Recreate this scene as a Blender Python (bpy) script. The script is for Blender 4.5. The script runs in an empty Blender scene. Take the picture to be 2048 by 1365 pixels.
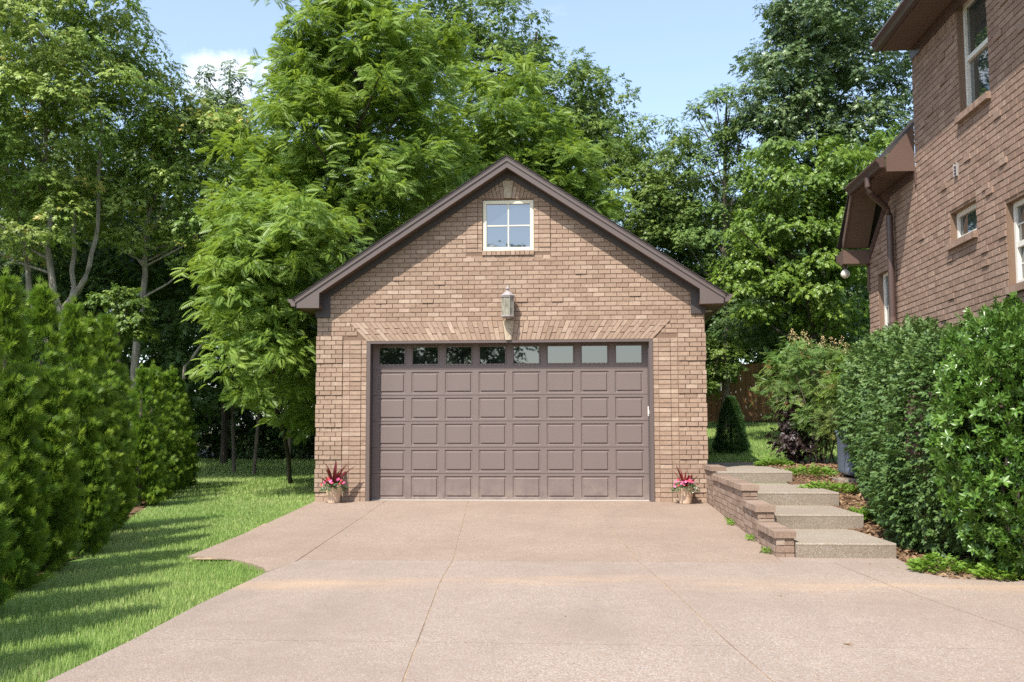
import bpy, math, random
import numpy as np
from mathutils import Matrix, Vector

random.seed(7)
RNG = np.random.default_rng(11)
scene = bpy.context.scene
COL = scene.collection

# ------------------------------------------------------------------ camera
YAW, PITCH, ROLL = math.radians(4.034), math.radians(4.917), math.radians(-0.154)
CAM = Vector((1.358, -18.35, 1.2615))
fw = Vector((-math.sin(YAW) * math.cos(PITCH), math.cos(YAW) * math.cos(PITCH), math.sin(PITCH)))
r0 = Vector((math.cos(YAW), math.sin(YAW), 0))
u0 = r0.cross(fw)
rt = r0 * math.cos(ROLL) + u0 * math.sin(ROLL)
up = -r0 * math.sin(ROLL) + u0 * math.cos(ROLL)
cam_data = bpy.data.cameras.new('camera')
cam = bpy.data.objects.new('camera', cam_data)
COL.objects.link(cam)
cam.matrix_world = Matrix(((rt.x, up.x, -fw.x, CAM.x), (rt.y, up.y, -fw.y, CAM.y), (rt.z, up.z, -fw.z, CAM.z), (0, 0, 0, 1)))
cam_data.sensor_width = 36.0
cam_data.lens = 2064.7 / 2048 * 36.0
cam_data.clip_start = 0.1
cam_data.clip_end = 2000
scene.camera = cam

# ------------------------------------------------------------------ sky, sun, exposure
SUN = Vector((0.54, 1.0, -1.58)).normalized()          # the way the light travels
world = bpy.data.worlds.new('World')
scene.world = world
world.use_nodes = True
wn, wl = world.node_tree.nodes, world.node_tree.links
wn.clear()
w_out = wn.new('ShaderNodeOutputWorld')
w_bg = wn.new('ShaderNodeBackground')
w_bg.inputs['Strength'].default_value = 0.145
sky = wn.new('ShaderNodeTexSky')
sky.sky_type = 'NISHITA'
sky.sun_disc = False
sky.sun_elevation = math.asin(-SUN.z)
sky.sun_rotation = math.atan2(-SUN.x, -SUN.y)
sky.air_density = 1.0
sky.dust_density = 1.2
sky.ozone_density = 0.8
# fair-weather clouds: noise on the view direction, plus the small cumulus that stands over the trees
tc = wn.new('ShaderNodeTexCoord')
nrm = wn.new('ShaderNodeVectorMath'); nrm.operation = 'NORMALIZE'
wl.new(tc.outputs['Generated'], nrm.inputs[0])
cn = wn.new('ShaderNodeTexNoise'); cn.inputs['Scale'].default_value = 3.2; cn.inputs['Detail'].default_value = 7; cn.inputs['Roughness'].default_value = 0.58
cmap = wn.new('ShaderNodeMapping'); cmap.inputs['Scale'].default_value = (1, 1, 2.6); cmap.inputs['Location'].default_value = (4.1, 1.7, 0.3)
wl.new(nrm.outputs[0], cmap.inputs[0]); wl.new(cmap.outputs[0], cn.inputs['Vector'])
cr = wn.new('ShaderNodeMapRange'); cr.inputs['From Min'].default_value = 0.60; cr.inputs['From Max'].default_value = 0.84; cr.inputs['To Max'].default_value = 0.75; cr.inputs['To Min'].default_value = 0.13; cr.inputs['From Min'].default_value = 0.67
wl.new(cn.outputs['Fac'], cr.inputs['Value'])
cdir = (-0.3200, 0.8936, 0.3147)
dv = wn.new('ShaderNodeVectorMath'); dv.operation = 'SUBTRACT'; dv.inputs[1].default_value = cdir
wl.new(nrm.outputs[0], dv.inputs[0])
ds = wn.new('ShaderNodeVectorMath'); ds.operation = 'MULTIPLY'; ds.inputs[1].default_value = (1.0, 1.0, 1.35)
wl.new(dv.outputs[0], ds.inputs[0])
ln = wn.new('ShaderNodeVectorMath'); ln.operation = 'LENGTH'; wl.new(ds.outputs[0], ln.inputs[0])
cn2 = wn.new('ShaderNodeTexNoise'); cn2.inputs['Scale'].default_value = 26; cn2.inputs['Detail'].default_value = 6; cn2.inputs['Roughness'].default_value = 0.55
wl.new(nrm.outputs[0], cn2.inputs['Vector'])
n2 = wn.new('ShaderNodeMath'); n2.operation = 'MULTIPLY_ADD'; n2.inputs[1].default_value = -0.085; wl.new(cn2.outputs['Fac'], n2.inputs[0]); wl.new(ln.outputs['Value'], n2.inputs[2])
cr2 = wn.new('ShaderNodeMapRange'); cr2.inputs['From Min'].default_value = 0.004; cr2.inputs['From Max'].default_value = -0.016; cr2.inputs['To Max'].default_value = 0.9
wl.new(n2.outputs[0], cr2.inputs['Value'])
mx = wn.new('ShaderNodeMath'); mx.operation = 'MAXIMUM'; wl.new(cr.outputs[0], mx.inputs[0]); wl.new(cr2.outputs[0], mx.inputs[1])
cmix = wn.new('ShaderNodeMix'); cmix.data_type = 'RGBA'
cmix.inputs['B'].default_value = (4.4, 4.75, 5.2, 1)
wl.new(mx.outputs[0], cmix.inputs['Factor']); wl.new(sky.outputs[0], cmix.inputs['A'])
wl.new(cmix.outputs['Result'], w_bg.inputs['Color'])
wl.new(w_bg.outputs[0], w_out.inputs['Surface'])

sun_data = bpy.data.lights.new('sun', 'SUN')
sun_data.energy = 3.6
sun_data.angle = math.radians(0.53)
sun_data.color = (1.0, 0.955, 0.88)
sun = bpy.data.objects.new('sun', sun_data)
COL.objects.link(sun)
sun.rotation_euler = SUN.to_track_quat('-Z', 'Y').to_euler()
sun.location = (-20, -40, 60)

scene.view_settings.view_transform = 'Standard'
scene.view_settings.look = 'None'
scene.view_settings.gamma = 1
scene.view_settings.exposure = 1.02
scene.view_settings.use_curve_mapping = False
scene.render.engine = 'CYCLES'
scene.cycles.max_bounces = 10
scene.cycles.diffuse_bounces = 6
scene.cycles.transparent_max_bounces = 8
scene.cycles.use_denoising = False
scene.cycles.use_adaptive_sampling = False
scene.cycles.sample_clamp_indirect = 6
world.cycles.sampling_method = 'MANUAL'
world.cycles.sample_map_resolution = 512


# ------------------------------------------------------------------ materials
class NT:
    def __init__(self, name):
        self.m = bpy.data.materials.new(name)
        self.m.use_nodes = True
        self.n, self.l = self.m.node_tree.nodes, self.m.node_tree.links
        self.b = self.n['Principled BSDF']
        self.out = self.n['Material Output']

    def new(self, t, **kw):
        n = self.n.new(t)
        for k, v in kw.items():
            if k in n.inputs:
                n.inputs[k].default_value = v
            else:
                setattr(n, k, v)
        return n

    def link(self, a, b):
        self.l.new(a, b)

    def obj(self, scale=(1, 1, 1)):
        g = self.new('ShaderNodeNewGeometry')
        mp = self.new('ShaderNodeMapping')
        mp.inputs['Scale'].default_value = scale
        self.link(g.outputs['Position'], mp.inputs[0])
        return mp.outputs[0]

    def noise(self, scale, detail=4, rough=.55, vec=None, vs=(1, 1, 1)):
        n = self.new('ShaderNodeTexNoise', Scale=scale, Detail=detail, Roughness=rough)
        self.link(vec or self.obj(vs), n.inputs['Vector'])
        return n.outputs['Fac']

    def vor(self, scale, feature='F1', vec=None, out='Distance', vs=(1, 1, 1)):
        n = self.new('ShaderNodeTexVoronoi', Scale=scale)
        n.feature = feature
        self.link(vec or self.obj(vs), n.inputs['Vector'])
        return n.outputs[out]

    def ramp(self, fac, stops):
        r = self.new('ShaderNodeValToRGB')
        e = r.color_ramp.elements
        while len(e) < len(stops):
            e.new(.5)
        for q, (p, c) in zip(e, stops):
            q.position = p
            q.color = (*c, 1)
        self.link(fac, r.inputs[0])
        return r.outputs[0]

    def mix(self, fac, a, b, mode='MIX'):
        x = self.new('ShaderNodeMix', data_type='RGBA', blend_type=mode)
        for v, s in ((fac, 'Factor'), (a, 'A'), (b, 'B')):
            i = [q for q in x.inputs if q.name == s and (q.type == 'RGBA' or (s == 'Factor' and q.type == 'VALUE'))][0]
            if hasattr(v, 'is_output'):
                self.link(v, i)
            elif s == 'Factor':
                i.default_value = v
            else:
                i.default_value = (*v, 1)
        return [q for q in x.outputs if q.type == 'RGBA'][0]

    def math(self, op, a, b=0.0, c=0.0):
        x = self.new('ShaderNodeMath', operation=op)
        for i, v in enumerate((a, b, c)):
            if hasattr(v, 'is_output'):
                self.link(v, x.inputs[i])
            else:
                x.inputs[i].default_value = v
        return x.outputs[0]

    def rng(self, v, a, b, c=0., d=1.):
        x = self.new('ShaderNodeMapRange')
        self.link(v, x.inputs[0])
        for i, q in enumerate((a, b, c, d)):
            x.inputs[i + 1].default_value = q
        return x.outputs[0]

    def attr(self, name):
        a = self.new('ShaderNodeAttribute')
        a.attribute_name = name
        return a.outputs['Fac']

    def bump(self, h, strength=.3, dist=.01):
        b = self.new('ShaderNodeBump', Strength=strength, Distance=dist)
        self.link(h, b.inputs['Height'])
        self.link(b.outputs[0], self.b.inputs['Normal'])

    def set(self, color=None, rough=.7, spec=.4, metal=0.):
        if color is not None:
            if hasattr(color, 'is_output'):
                self.link(color, self.b.inputs['Base Color'])
            else:
                self.b.inputs['Base Color'].default_value = (*color, 1)
        if hasattr(rough, 'is_output'):
            self.link(rough, self.b.inputs['Roughness'])
        else:
            self.b.inputs['Roughness'].default_value = rough
        self.b.inputs['Specular IOR Level'].default_value = spec
        self.b.inputs['Metallic'].default_value = metal
        return self.m


def brick_mat(name, stops, pits=0.0):
    t = NT(name)
    oi = t.new('ShaderNodeObjectInfo')
    f = t.math('FRACT', t.math('ADD', t.attr('tint'), t.math('MULTIPLY', oi.outputs['Random'], 7.31)))
    c = t.ramp(f, stops)
    n1 = t.noise(16, 5, .65)
    c = t.mix(t.rng(n1, .3, .75, 0, .5), c, (.20, .12, .085))
    n2 = t.noise(90, 3, .6, vs=(1, 1, .45))
    c = t.mix(t.rng(n2, .45, .75, 0, .35), c, (.56, .43, .32))
    big = t.noise(.9, 3, .5)
    c = t.mix(t.rng(big, .35, .7, 0, .18), c, (.22, .16, .12))
    h = t.math('ADD', n2, t.math('MULTIPLY', n1, 1.5))
    if pits:
        v = t.vor(21, vs=(1, 1, 1.3))
        pit = t.rng(v, .10, .17, 1, 0)
        pit = t.math('MULTIPLY', pit, t.rng(t.noise(6, 2), .42, .5, 0, 1))
        c = t.mix(t.math('MULTIPLY', pit, pits), c, (.10, .05, .035))
        h = t.math('SUBTRACT', h, t.math('MULTIPLY', pit, 2.0))
    t.bump(h, .55, .006)
    return t.set(c, .88, .25)


M = {}
M['brick'] = brick_mat('garage_brick', [(0, (0.299, 0.204, 0.144)), (.3, (0.342, 0.238, 0.170)), (.65, (0.381, 0.270, 0.195)), (.9, (0.414, 0.301, 0.220)), (1, (0.498, 0.382, 0.283))])
M['house_brick'] = brick_mat('house_brick', [(0, (0.212, 0.135, 0.100)), (.35, (0.260, 0.170, 0.128)), (.7, (0.298, 0.199, 0.150)), (.94, (0.331, 0.227, 0.175)), (1, (0.378, 0.274, 0.204))], .8)
M['wall_brick'] = brick_mat('weathered_brick', [(0, (0.184, 0.128, 0.096)), (.4, (0.253, 0.183, 0.138)), (.8, (0.307, 0.231, 0.180)), (1, (0.354, 0.281, 0.220))])
t = NT('mortar'); n = t.noise(60, 4); t.bump(n, .4, .004)
M['mortar'] = t.set(t.ramp(n, [(.3, (0.169, 0.107, 0.073)), (.7, (0.232, 0.158, 0.113))]), .95, .1)
t = NT('stone_key'); n = t.noise(14, 6, .6); n2 = t.noise(50, 3); t.bump(t.math('ADD', n, n2), .5, .006)
M['stone'] = t.set(t.ramp(n, [(.3, (0.336, 0.264, 0.184)), (.55, (0.464, 0.384, 0.280)), (.75, (0.400, 0.344, 0.272))]), .9, .2)


def paint(name, col, rough=.45, var=.12, spec=.4, grain=None, dust=0):
    t = NT(name)
    n = t.noise(3.5, 5, .6)
    c = t.mix(t.rng(n, .35, .7, 0, var), col, tuple(min(1, q * 1.35 + .02) for q in col))
    n2 = t.noise(40, 3, vs=grain or (1, 1, 1))
    c = t.mix(t.rng(n2, .4, .8, 0, var * .7), c, tuple(q * .7 for q in col))
    if dust:
        s = t.new('ShaderNodeSeparateXYZ'); t.link(t.obj(), s.inputs[0])
        d = t.math('MULTIPLY', t.rng(s.outputs[2], .55, .02, 0, 1), t.rng(t.noise(5, 5, .65), .35, .7, 0, dust))
        c = t.mix(d, c, (.36, .29, .23))
        c = t.mix(t.rng(t.noise(1.1, 4, .6, vs=(3, 1, .25)), .5, .75, 0, .16), c, tuple(q * .72 for q in col))
    t.bump(n2, .08, .003)
    return t.set(c, rough, spec)


M['trim'] = paint('brown_trim', (0.120, 0.091, 0.081), .45)
M['frieze'] = paint('dark_brown_frieze', (0.061, 0.048, 0.044), .5)
M['house_trim'] = paint('house_brown_trim', (0.123, 0.076, 0.059), .42)
M['gutter'] = paint('house_brown_gutter', (0.084, 0.052, 0.044), .35)
M['soffit'] = paint('brown_soffit', (0.122, 0.076, 0.056), .6)
M['door'] = paint('taupe_door', (0.170, 0.130, 0.118), .5, .06, grain=(.25, 1, 1), dust=.45)
M['jamb'] = paint('dark_jamb', (0.094, 0.076, 0.072), .5)
M['cream'] = paint('cream_frame', (0.749, 0.684, 0.524), .4, .05)
M['white'] = paint('white_frame', (0.693, 0.664, 0.599), .4, .05)
M['strip'] = paint('pale_strip', (0.580, 0.571, 0.533), .6)
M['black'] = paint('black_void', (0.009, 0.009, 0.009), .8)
M['pot'] = paint('tan_pot', (0.605, 0.446, 0.320), .28, .1)
M['bluebox'] = paint('blue_grey_plastic', (0.144, 0.173, 0.230), .5)
M['lamp_metal'] = paint('weathered_pewter', (.30, .27, .26), .5, .4)
t = NT('frosted_glass'); n = t.noise(22, 4, .6, vs=(1, 1, .35))
M['lamp_glass'] = t.set(t.ramp(n, [(.35, (0.176, 0.160, 0.112)), (.6, (0.320, 0.304, 0.232)), (.8, (0.384, 0.336, 0.240))]), .25, .5)
t = NT('shingle'); oi = t.attr('tint'); n = t.noise(120, 3)
M['shingle'] = t.set(t.mix(t.rng(n, .3, .7), t.ramp(oi, [(0, (.025, .02, .019)), (1, (.075, .06, .052))]), (.05, .042, .038)), .95, .2)


def glass(name, ior, base):
    t = NT(name)
    n = t.noise(1.1, 2)
    t.bump(n, .02, .01)
    t.b.inputs['IOR'].default_value = ior
    return t.set(base, .015, .5)


M['door_glass'] = glass('door_glass', 2.4, (.008, .009, .009))
M['gable_glass'] = glass('gable_glass', 2.9, (.03, .04, .055))
M['house_glass'] = glass('house_glass', 2.3, (.04, .05, .045))


def leaf_mat(name, stops, trans=.35, rough=.45, spec=.35, tcol=None):
    t = NT(name)
    a = t.attr('tint')
    oi = t.new('ShaderNodeObjectInfo')
    c = t.ramp(a, stops)
    n = t.noise(.55, 3, .5)
    c = t.mix(t.rng(n, .35, .7, 0, .3), c, tuple(q * .8 for q in stops[-1][1]))
    t.set(c, rough, spec)
    tr = t.new('ShaderNodeBsdfTranslucent')
    tc = t.mix(.5, c, tcol or (.16, .26, .02))
    t.link(tc, tr.inputs['Color'])
    ms = t.new('ShaderNodeMixShader', Fac=trans)
    ms.inputs[0].default_value = trans
    t.link(t.b.outputs[0], ms.inputs[1]); t.link(tr.outputs[0], ms.inputs[2])
    t.link(ms.outputs[0], t.out.inputs['Surface'])
    return t.m


M['leaf_left'] = leaf_mat('leaf_olive', [(0, (0.132, 0.226, 0.052)), (.5, (0.238, 0.362, 0.074)), (.92, (0.340, 0.453, 0.094)), (1, (0.562, 0.453, 0.117))])
M['leaf_walnut'] = leaf_mat('leaf_walnut', [(0, (0.107, 0.189, 0.033)), (.5, (0.182, 0.288, 0.049)), (1, (0.289, 0.387, 0.072))], .4, tcol=(0.429, 0.559, 0.038))
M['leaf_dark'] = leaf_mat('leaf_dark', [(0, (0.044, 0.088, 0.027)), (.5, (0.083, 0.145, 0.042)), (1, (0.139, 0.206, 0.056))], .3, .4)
M['leaf_mid'] = leaf_mat('leaf_mid', [(0, (0.077, 0.139, 0.030)), (.5, (0.138, 0.214, 0.044)), (1, (0.232, 0.312, 0.060))], .35, .4)
M['leaf_maple'] = leaf_mat('leaf_maple', [(0, (0.065, 0.123, 0.048)), (.5, (0.123, 0.189, 0.072)), (1, (0.200, 0.264, 0.101))], .28, .36, .45)
M['leaf_vine'] = leaf_mat('leaf_vine', [(0, (0.077, 0.149, 0.023)), (.5, (0.144, 0.239, 0.034)), (1, (0.265, 0.369, 0.051))], .38, .38)
M['leaf_cedar'] = leaf_mat('leaf_cedar', [(0, (0.077, 0.141, 0.029)), (.5, (0.124, 0.208, 0.041)), (1, (0.185, 0.265, 0.059))], .2, .6)
M['thuja'] = leaf_mat('arborvitae_spray', [(0, (0.035, 0.085, 0.012)), (.5, (0.115, 0.215, 0.022)), (1, (0.275, 0.370, 0.040))], .38, .5, .3, tcol=(0.198, 0.340, 0.020))  # low end darkened to imitate deep shade in the hedge; high end for yellow-green tips
M['spruce'] = leaf_mat('spruce_needle', [(0, (0.043, 0.102, 0.032)), (1, (0.116, 0.217, 0.065))], .15, .6)
M['boxwood'] = leaf_mat('small_hedge_leaf', [(0, (0.052, 0.106, 0.027)), (.6, (0.092, 0.165, 0.043)), (1, (0.150, 0.232, 0.065))], .22, .5, .3, tcol=(0.156, 0.265, 0.034))
M['holly'] = leaf_mat('glossy_holly_leaf', [(0, (0.043, 0.099, 0.018)), (.5, (0.080, 0.173, 0.026)), (1, (0.154, 0.271, 0.046))], .25, .30, .5)
M['nandina'] = leaf_mat('nandina_leaf', [(0, (0.071, 0.172, 0.054)), (.45, (0.130, 0.268, 0.060)), (.8, (0.203, 0.345, 0.076)), (.93, (0.289, 0.311, 0.090)), (1, (0.376, 0.156, 0.068))], .3, .45)
M['purple'] = leaf_mat('purple_leaf', [(0, (0.022, 0.014, 0.015)), (.6, (0.048, 0.029, 0.028)), (1, (0.087, 0.050, 0.042))], .15, .4, tcol=(0.087, 0.030, 0.028))
M['bloom_cream'] = leaf_mat('cream_bloom', [(0, (0.580, 0.438, 0.216)), (1, (0.719, 0.543, 0.270))], .2, .6, tcol=(0.580, 0.418, 0.180))
M['grass'] = leaf_mat('grass_blade', [(0, (0.153, 0.250, 0.058)), (.5, (0.254, 0.384, 0.095)), (.9, (0.376, 0.492, 0.145)), (1, (0.610, 0.554, 0.290))], .3, .5, .3, tcol=(0.408, 0.571, 0.079))
M['weed'] = leaf_mat('bright_weed', [(0, (0.113, 0.215, 0.026)), (1, (0.226, 0.365, 0.052))], .35, .5, tcol=(0.282, 0.429, 0.039))
M['red_leaf'] = leaf_mat('burgundy_leaf', [(0, (.06, .008, .01)), (.6, (.14, .018, .018)), (1, (.26, .03, .03))], .2, .3, tcol=(.3, .02, .02))
M['pot_leaf'] = leaf_mat('bedding_leaf', [(0, (.06, .11, .045)), (1, (.13, .2, .09))], .2, .4)
M['flower_red'] = leaf_mat('coral_flower', [(0, (.55, .03, .05)), (1, (.75, .09, .1))], .2, .5, tcol=(.7, .06, .06))
M['flower_pink'] = leaf_mat('pink_flower', [(0, (.7, .08, .28)), (1, (.85, .25, .45))], .2, .5, tcol=(.8, .1, .3))
M['flower_white'] = leaf_mat('white_flower', [(0, (.75, .78, .72)), (1, (.85, .86, .82))], .2, .5, tcol=(.7, .8, .6))
M['dead_leaf'] = leaf_mat('dry_leaf', [(0, (.16, .09, .05)), (1, (.34, .22, .12))], .1, .8, tcol=(.2, .1, .04))


def bark(name, a, b):
    t = NT(name)
    n = t.noise(14, 5, .65, vs=(1, 1, .25))
    t.bump(n, .7, .03)
    return t.set(t.ramp(n, [(.3, a), (.7, b)]), .9, .15)


M['bark_pale'] = bark('pale_bark', (.15, .125, .10), (.36, .32, .27))
M['bark_dark'] = bark('dark_bark', (.035, .028, .022), (.10, .08, .065))
M['bark_mid'] = bark('mid_bark', (.08, .065, .05), (.19, .155, .125))
t = NT('cedar_board'); oi = t.new('ShaderNodeObjectInfo'); n = t.noise(8, 5, .6, vs=(6, 6, .35)); t.bump(n, .3, .004)
c = t.ramp(n, [(.3, (.16, .075, .03)), (.7, (.33, .165, .065))]); c = t.mix(t.math('MULTIPLY', oi.outputs['Random'], .5), c, (.13, .07, .035))
M['fence'] = t.set(c, .8, .2)


def aggregate(name, base, dark, light, tan, scale=95, stain=True):
    t = NT(name)
    P = t.obj()
    v = t.new('ShaderNodeTexVoronoi', Scale=scale); t.link(P, v.inputs['Vector'])
    sep = t.new('ShaderNodeSeparateColor'); t.link(v.outputs['Color'], sep.inputs[0])
    big = t.noise(.55, 5, .6)
    fine = t.noise(5, 5, .6)
    c = t.ramp(sep.outputs[0], [(0, dark), (.18, tan), (.45, base), (.75, base), (.90, light), (1, tuple(min(.95, q * 1.12) for q in light))])
    c = t.mix(t.rng(v.outputs['Distance'], .28, .7, 0, .6), c, tuple(q * .72 for q in base))     # the matrix between the pebbles
    c = t.mix(t.rng(big, .38, .66, 0, .6), c, tuple(q * s for q, s in zip(base, (.74, .70, .68))))
    c = t.mix(t.rng(fine, .45, .75, 0, .25), c, tuple(min(.9, q * 1.15) for q in base))
    if stain:
        s = t.new('ShaderNodeSeparateXYZ'); t.link(P, s.inputs[0])
        y = t.math('ADD', s.outputs[1], t.math('MULTIPLY', t.noise(.8, 3), .9))
        band = t.math('POWER', 2.718, t.math('MULTIPLY', t.math('POWER', t.math('ADD', y, 8.25), 2.0), -5.5))
        band = t.math('MULTIPLY', band, t.rng(t.noise(1.3, 5, .65, vs=(.35, 1.4, 1)), .4, .66, 0, .42))
        c = t.mix(band, c, (.56, .36, .19))
        tyre = t.rng(t.noise(1.6, 5, .6, vs=(1.0, .16, 1)), .5, .72, 0, .3)
        c = t.mix(tyre, c, tuple(q * .62 for q in base))
        sc = t.rng(t.noise(7, 6, .75, vs=(.22, 1.3, 1)), .66, .74, 0, .4)
        c = t.mix(sc, c, (.66, .57, .47))
    h = t.math('MULTIPLY', v.outputs['Distance'], -1.0)
    t.bump(h, .5, .006)
    return t.set(c, .85, .3)


M['drive'] = aggregate('exposed_aggregate', (0.326, 0.262, 0.217), (0.166, 0.130, 0.107), (0.455, 0.390, 0.332), (0.357, 0.245, 0.171), 100)
M['drive_tan'] = aggregate('tan_aggregate', (0.311, 0.237, 0.184), (0.155, 0.114, 0.086), (0.435, 0.359, 0.284), (0.331, 0.218, 0.145), 100)
M['step'] = aggregate('pebble_concrete', (0.308, 0.261, 0.205), (0.111, 0.093, 0.073), (0.503, 0.471, 0.408), (0.293, 0.214, 0.139), 125, False)
t = NT('joint_filler'); n = t.noise(9, 5, .6, vs=(1, .5, 1))
M['joint'] = t.set(t.ramp(n, [(.35, (0.195, 0.143, 0.105)), (.55, (0.330, 0.240, 0.158)), (.72, (0.510, 0.375, 0.225))]), .95, .1)
t = NT('lawn_soil'); n = t.noise(1.2, 5, .6); n2 = t.noise(45, 4, .7); t.bump(n2, .6, .03)
M['lawn'] = t.set(t.mix(t.rng(n2, .4, .7), t.ramp(n, [(.35, (0.066, 0.120, 0.024)), (.65, (0.102, 0.174, 0.036))]), (0.156, 0.222, 0.060)), .95, .1)
t = NT('mulch'); n = t.noise(9, 6, .7, vs=(1, 2.5, 1)); n2 = t.noise(60, 4, .7, vs=(1, .4, 1)); t.bump(t.math('ADD', n, n2), .9, .04)
M['mulch'] = t.set(t.mix(t.rng(n2, .4, .65), t.ramp(n, [(.3, (.10, .06, .035)), (.6, (.22, .135, .075)), (.8, (.33, .22, .125))]), (.17, .10, .06)), .95, .1)
t = NT('forest_floor'); n = t.noise(6, 6, .7); t.bump(n, .8, .05)
M['forest'] = t.set(t.ramp(n, [(.3, (.03, .035, .014)), (.7, (.075, .06, .03))]), .95, .1)


# ------------------------------------------------------------------ object helpers
def link(o, parent=None):
    COL.objects.link(o)
    if parent is not None:
        o.parent = parent
    return o


def tag(o, label=None, cat=None, group=None, kind=None):
    if label: o['label'] = label
    if cat: o['category'] = cat
    if group: o['group'] = group
    if kind: o['kind'] = kind
    return o


def empty(name, loc=(0, 0, 0), **kw):
    o = bpy.data.objects.new(name, None)
    o.location = loc
    o.empty_display_size = .2
    COL.objects.link(o)
    return tag(o, **kw)


class MB:
    """collects faces; build() links them as one mesh object"""
    def __init__(self):
        self.v, self.f, self.t = [], [], []

    def add(self, verts, faces, tint=0.0):
        b = len(self.v)
        self.v += [tuple(map(float, q)) for q in verts]
        self.f += [tuple(b + i for i in f) for f in faces]
        self.t += [tint] * len(verts)
        return self

    def box(self, x0, x1, y0, y1, z0, z1, tint=0.0):
        v = [(x, y, z) for z in (z0, z1) for y in (y0, y1) for x in (x0, x1)]
        return self.add(v, [(0, 2, 3, 1), (4, 5, 7, 6), (0, 1, 5, 4), (2, 6, 7, 3), (0, 4, 6, 2), (1, 3, 7, 5)], tint)

    def extrude(self, poly, vec, tint=0.0):
        """closed prism: 3D polygon swept along vec"""
        n = len(poly)
        q = [Vector(p) for p in poly]
        e = Vector(vec)
        nrm = Vector((0, 0, 0))
        for i in range(n):
            nrm += q[i].cross(q[(i + 1) % n])
        if nrm.dot(e) > 0:
            q.reverse()
        v = q + [p + e for p in q]
        f = [tuple(range(n)), tuple(range(2 * n - 1, n - 1, -1))]
        f += [(i, i + n, (i + 1) % n + n, (i + 1) % n) for i in range(n)]
        f = [tuple(reversed(x)) for x in f]
        f[0] = tuple(range(n)); f[1] = tuple(range(2 * n - 1, n - 1, -1))
        f[2:] = [(i, i + n, (i + 1) % n + n, (i + 1) % n)[::-1] for i in range(n)]
        return self.add(v, f, tint)

    def tube(self, pts, radii, sides=8, cap=True, tint=0.0):
        pts = [Vector(p) for p in pts]
        rings = []
        for i, p in enumerate(pts):
            d = (pts[min(i + 1, len(pts) - 1)] - pts[max(i - 1, 0)]).normalized()
            a = d.orthogonal().normalized() if abs(d.z) > .9 else d.cross(Vector((0, 0, 1))).normalized()
            b = d.cross(a)
            r = radii[i] if hasattr(radii, '__len__') else radii
            rings.append([p + (a * math.cos(2 * math.pi * k / sides) + b * math.sin(2 * math.pi * k / sides)) * r for k in range(sides)])
        v = [q for r in rings for q in r]
        f = []
        for i in range(len(pts) - 1):
            for k in range(sides):
                k2 = (k + 1) % sides
                f.append((i * sides + k, i * sides + k2, (i + 1) * sides + k2, (i + 1) * sides + k))
        if cap:
            f.append(tuple(range(sides))[::-1])
            f.append(tuple((len(pts) - 1) * sides + k for k in range(sides)))
        return self.add(v, f, tint)

    def lathe(self, prof, c, sides=24, tint=0.0):
        v, f = [], []
        for r, z in prof:
            for k in range(sides):
                a = 2 * math.pi * (k + .5) / sides
                v.append((c[0] + r * math.cos(a), c[1] + r * math.sin(a), c[2] + z))
        for i in range(len(prof) - 1):
            for k in range(sides):
                k2 = (k + 1) % sides
                f.append((i * sides + k, i * sides + k2, (i + 1) * sides + k2, (i + 1) * sides + k))
        f.append(tuple(range(sides))[::-1])
        f.append(tuple((len(prof) - 1) * sides + k for k in range(sides)))
        return self.add(v, f, tint)

    def mesh(self, name, m):
        me = bpy.data.meshes.new(name)
        me.from_pydata(self.v, [], self.f)
        a = me.attributes.new('tint', 'FLOAT', 'POINT')
        a.data.foreach_set('value', self.t)
        me.materials.append(m)
        me.update()
        return me

    def build(self, name, m, parent=None, smooth=False):
        me = self.mesh(name, m)
        if smooth:
            me.polygons.foreach_set('use_smooth', [True] * len(me.polygons))
            me.set_sharp_from_angle(angle=math.radians(40))
        return link(bpy.data.objects.new(name, me), parent)


def np_mesh(name, V, F, tint, m):
    """V (n,3), F (k,3) triangles"""
    me = bpy.data.meshes.new(name)
    V = np.ascontiguousarray(V, dtype=np.float32); F = np.ascontiguousarray(F, dtype=np.int32)
    me.vertices.add(len(V)); me.vertices.foreach_set('co', V.ravel())
    me.loops.add(F.size); me.loops.foreach_set('vertex_index', F.ravel())
    me.polygons.add(len(F))
    me.polygons.foreach_set('loop_start', np.arange(0, F.size, 3, dtype=np.int32))
    a = me.attributes.new('tint', 'FLOAT', 'POINT')
    a.data.foreach_set('value', np.ascontiguousarray(tint, dtype=np.float32))
    me.materials.append(m)
    me.update(calc_edges=True)
    return me


def unit(a):
    return a / np.maximum(np.linalg.norm(a, axis=1, keepdims=True), 1e-9)


def scatter(tmpl, pos, F, N, scale, tint, tv=None):
    """copies of a template (verts: x right, y forward, z normal) put at pos with forward F and normal N"""
    tvv, tf = tmpl
    F = unit(F)
    R = unit(np.cross(F, N)); N = np.cross(R, F)
    n, k = len(pos), len(tvv)
    s = np.broadcast_to(np.asarray(scale, float), (n,))[:, None, None]
    V = (tvv[None, :, 0:1] * R[:, None, :] + tvv[None, :, 1:2] * F[:, None, :] + tvv[None, :, 2:3] * N[:, None, :]) * s + pos[:, None, :]
    Fc = (tf[None] + (np.arange(n) * k)[:, None, None]).reshape(-1, 3)
    T = np.repeat(np.clip(tint, 0, 1), k)
    if tv is not None:
        T = np.clip(T + np.tile(tv, n), 0, 1)
    return V.reshape(-1, 3), Fc, T


def joinv(parts):
    V, F, T, b = [], [], [], 0
    for v, f, t in parts:
        V.append(v); F.append(f + b); T.append(t); b += len(v)
    return np.concatenate(V), np.concatenate(F), np.concatenate(T)


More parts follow.
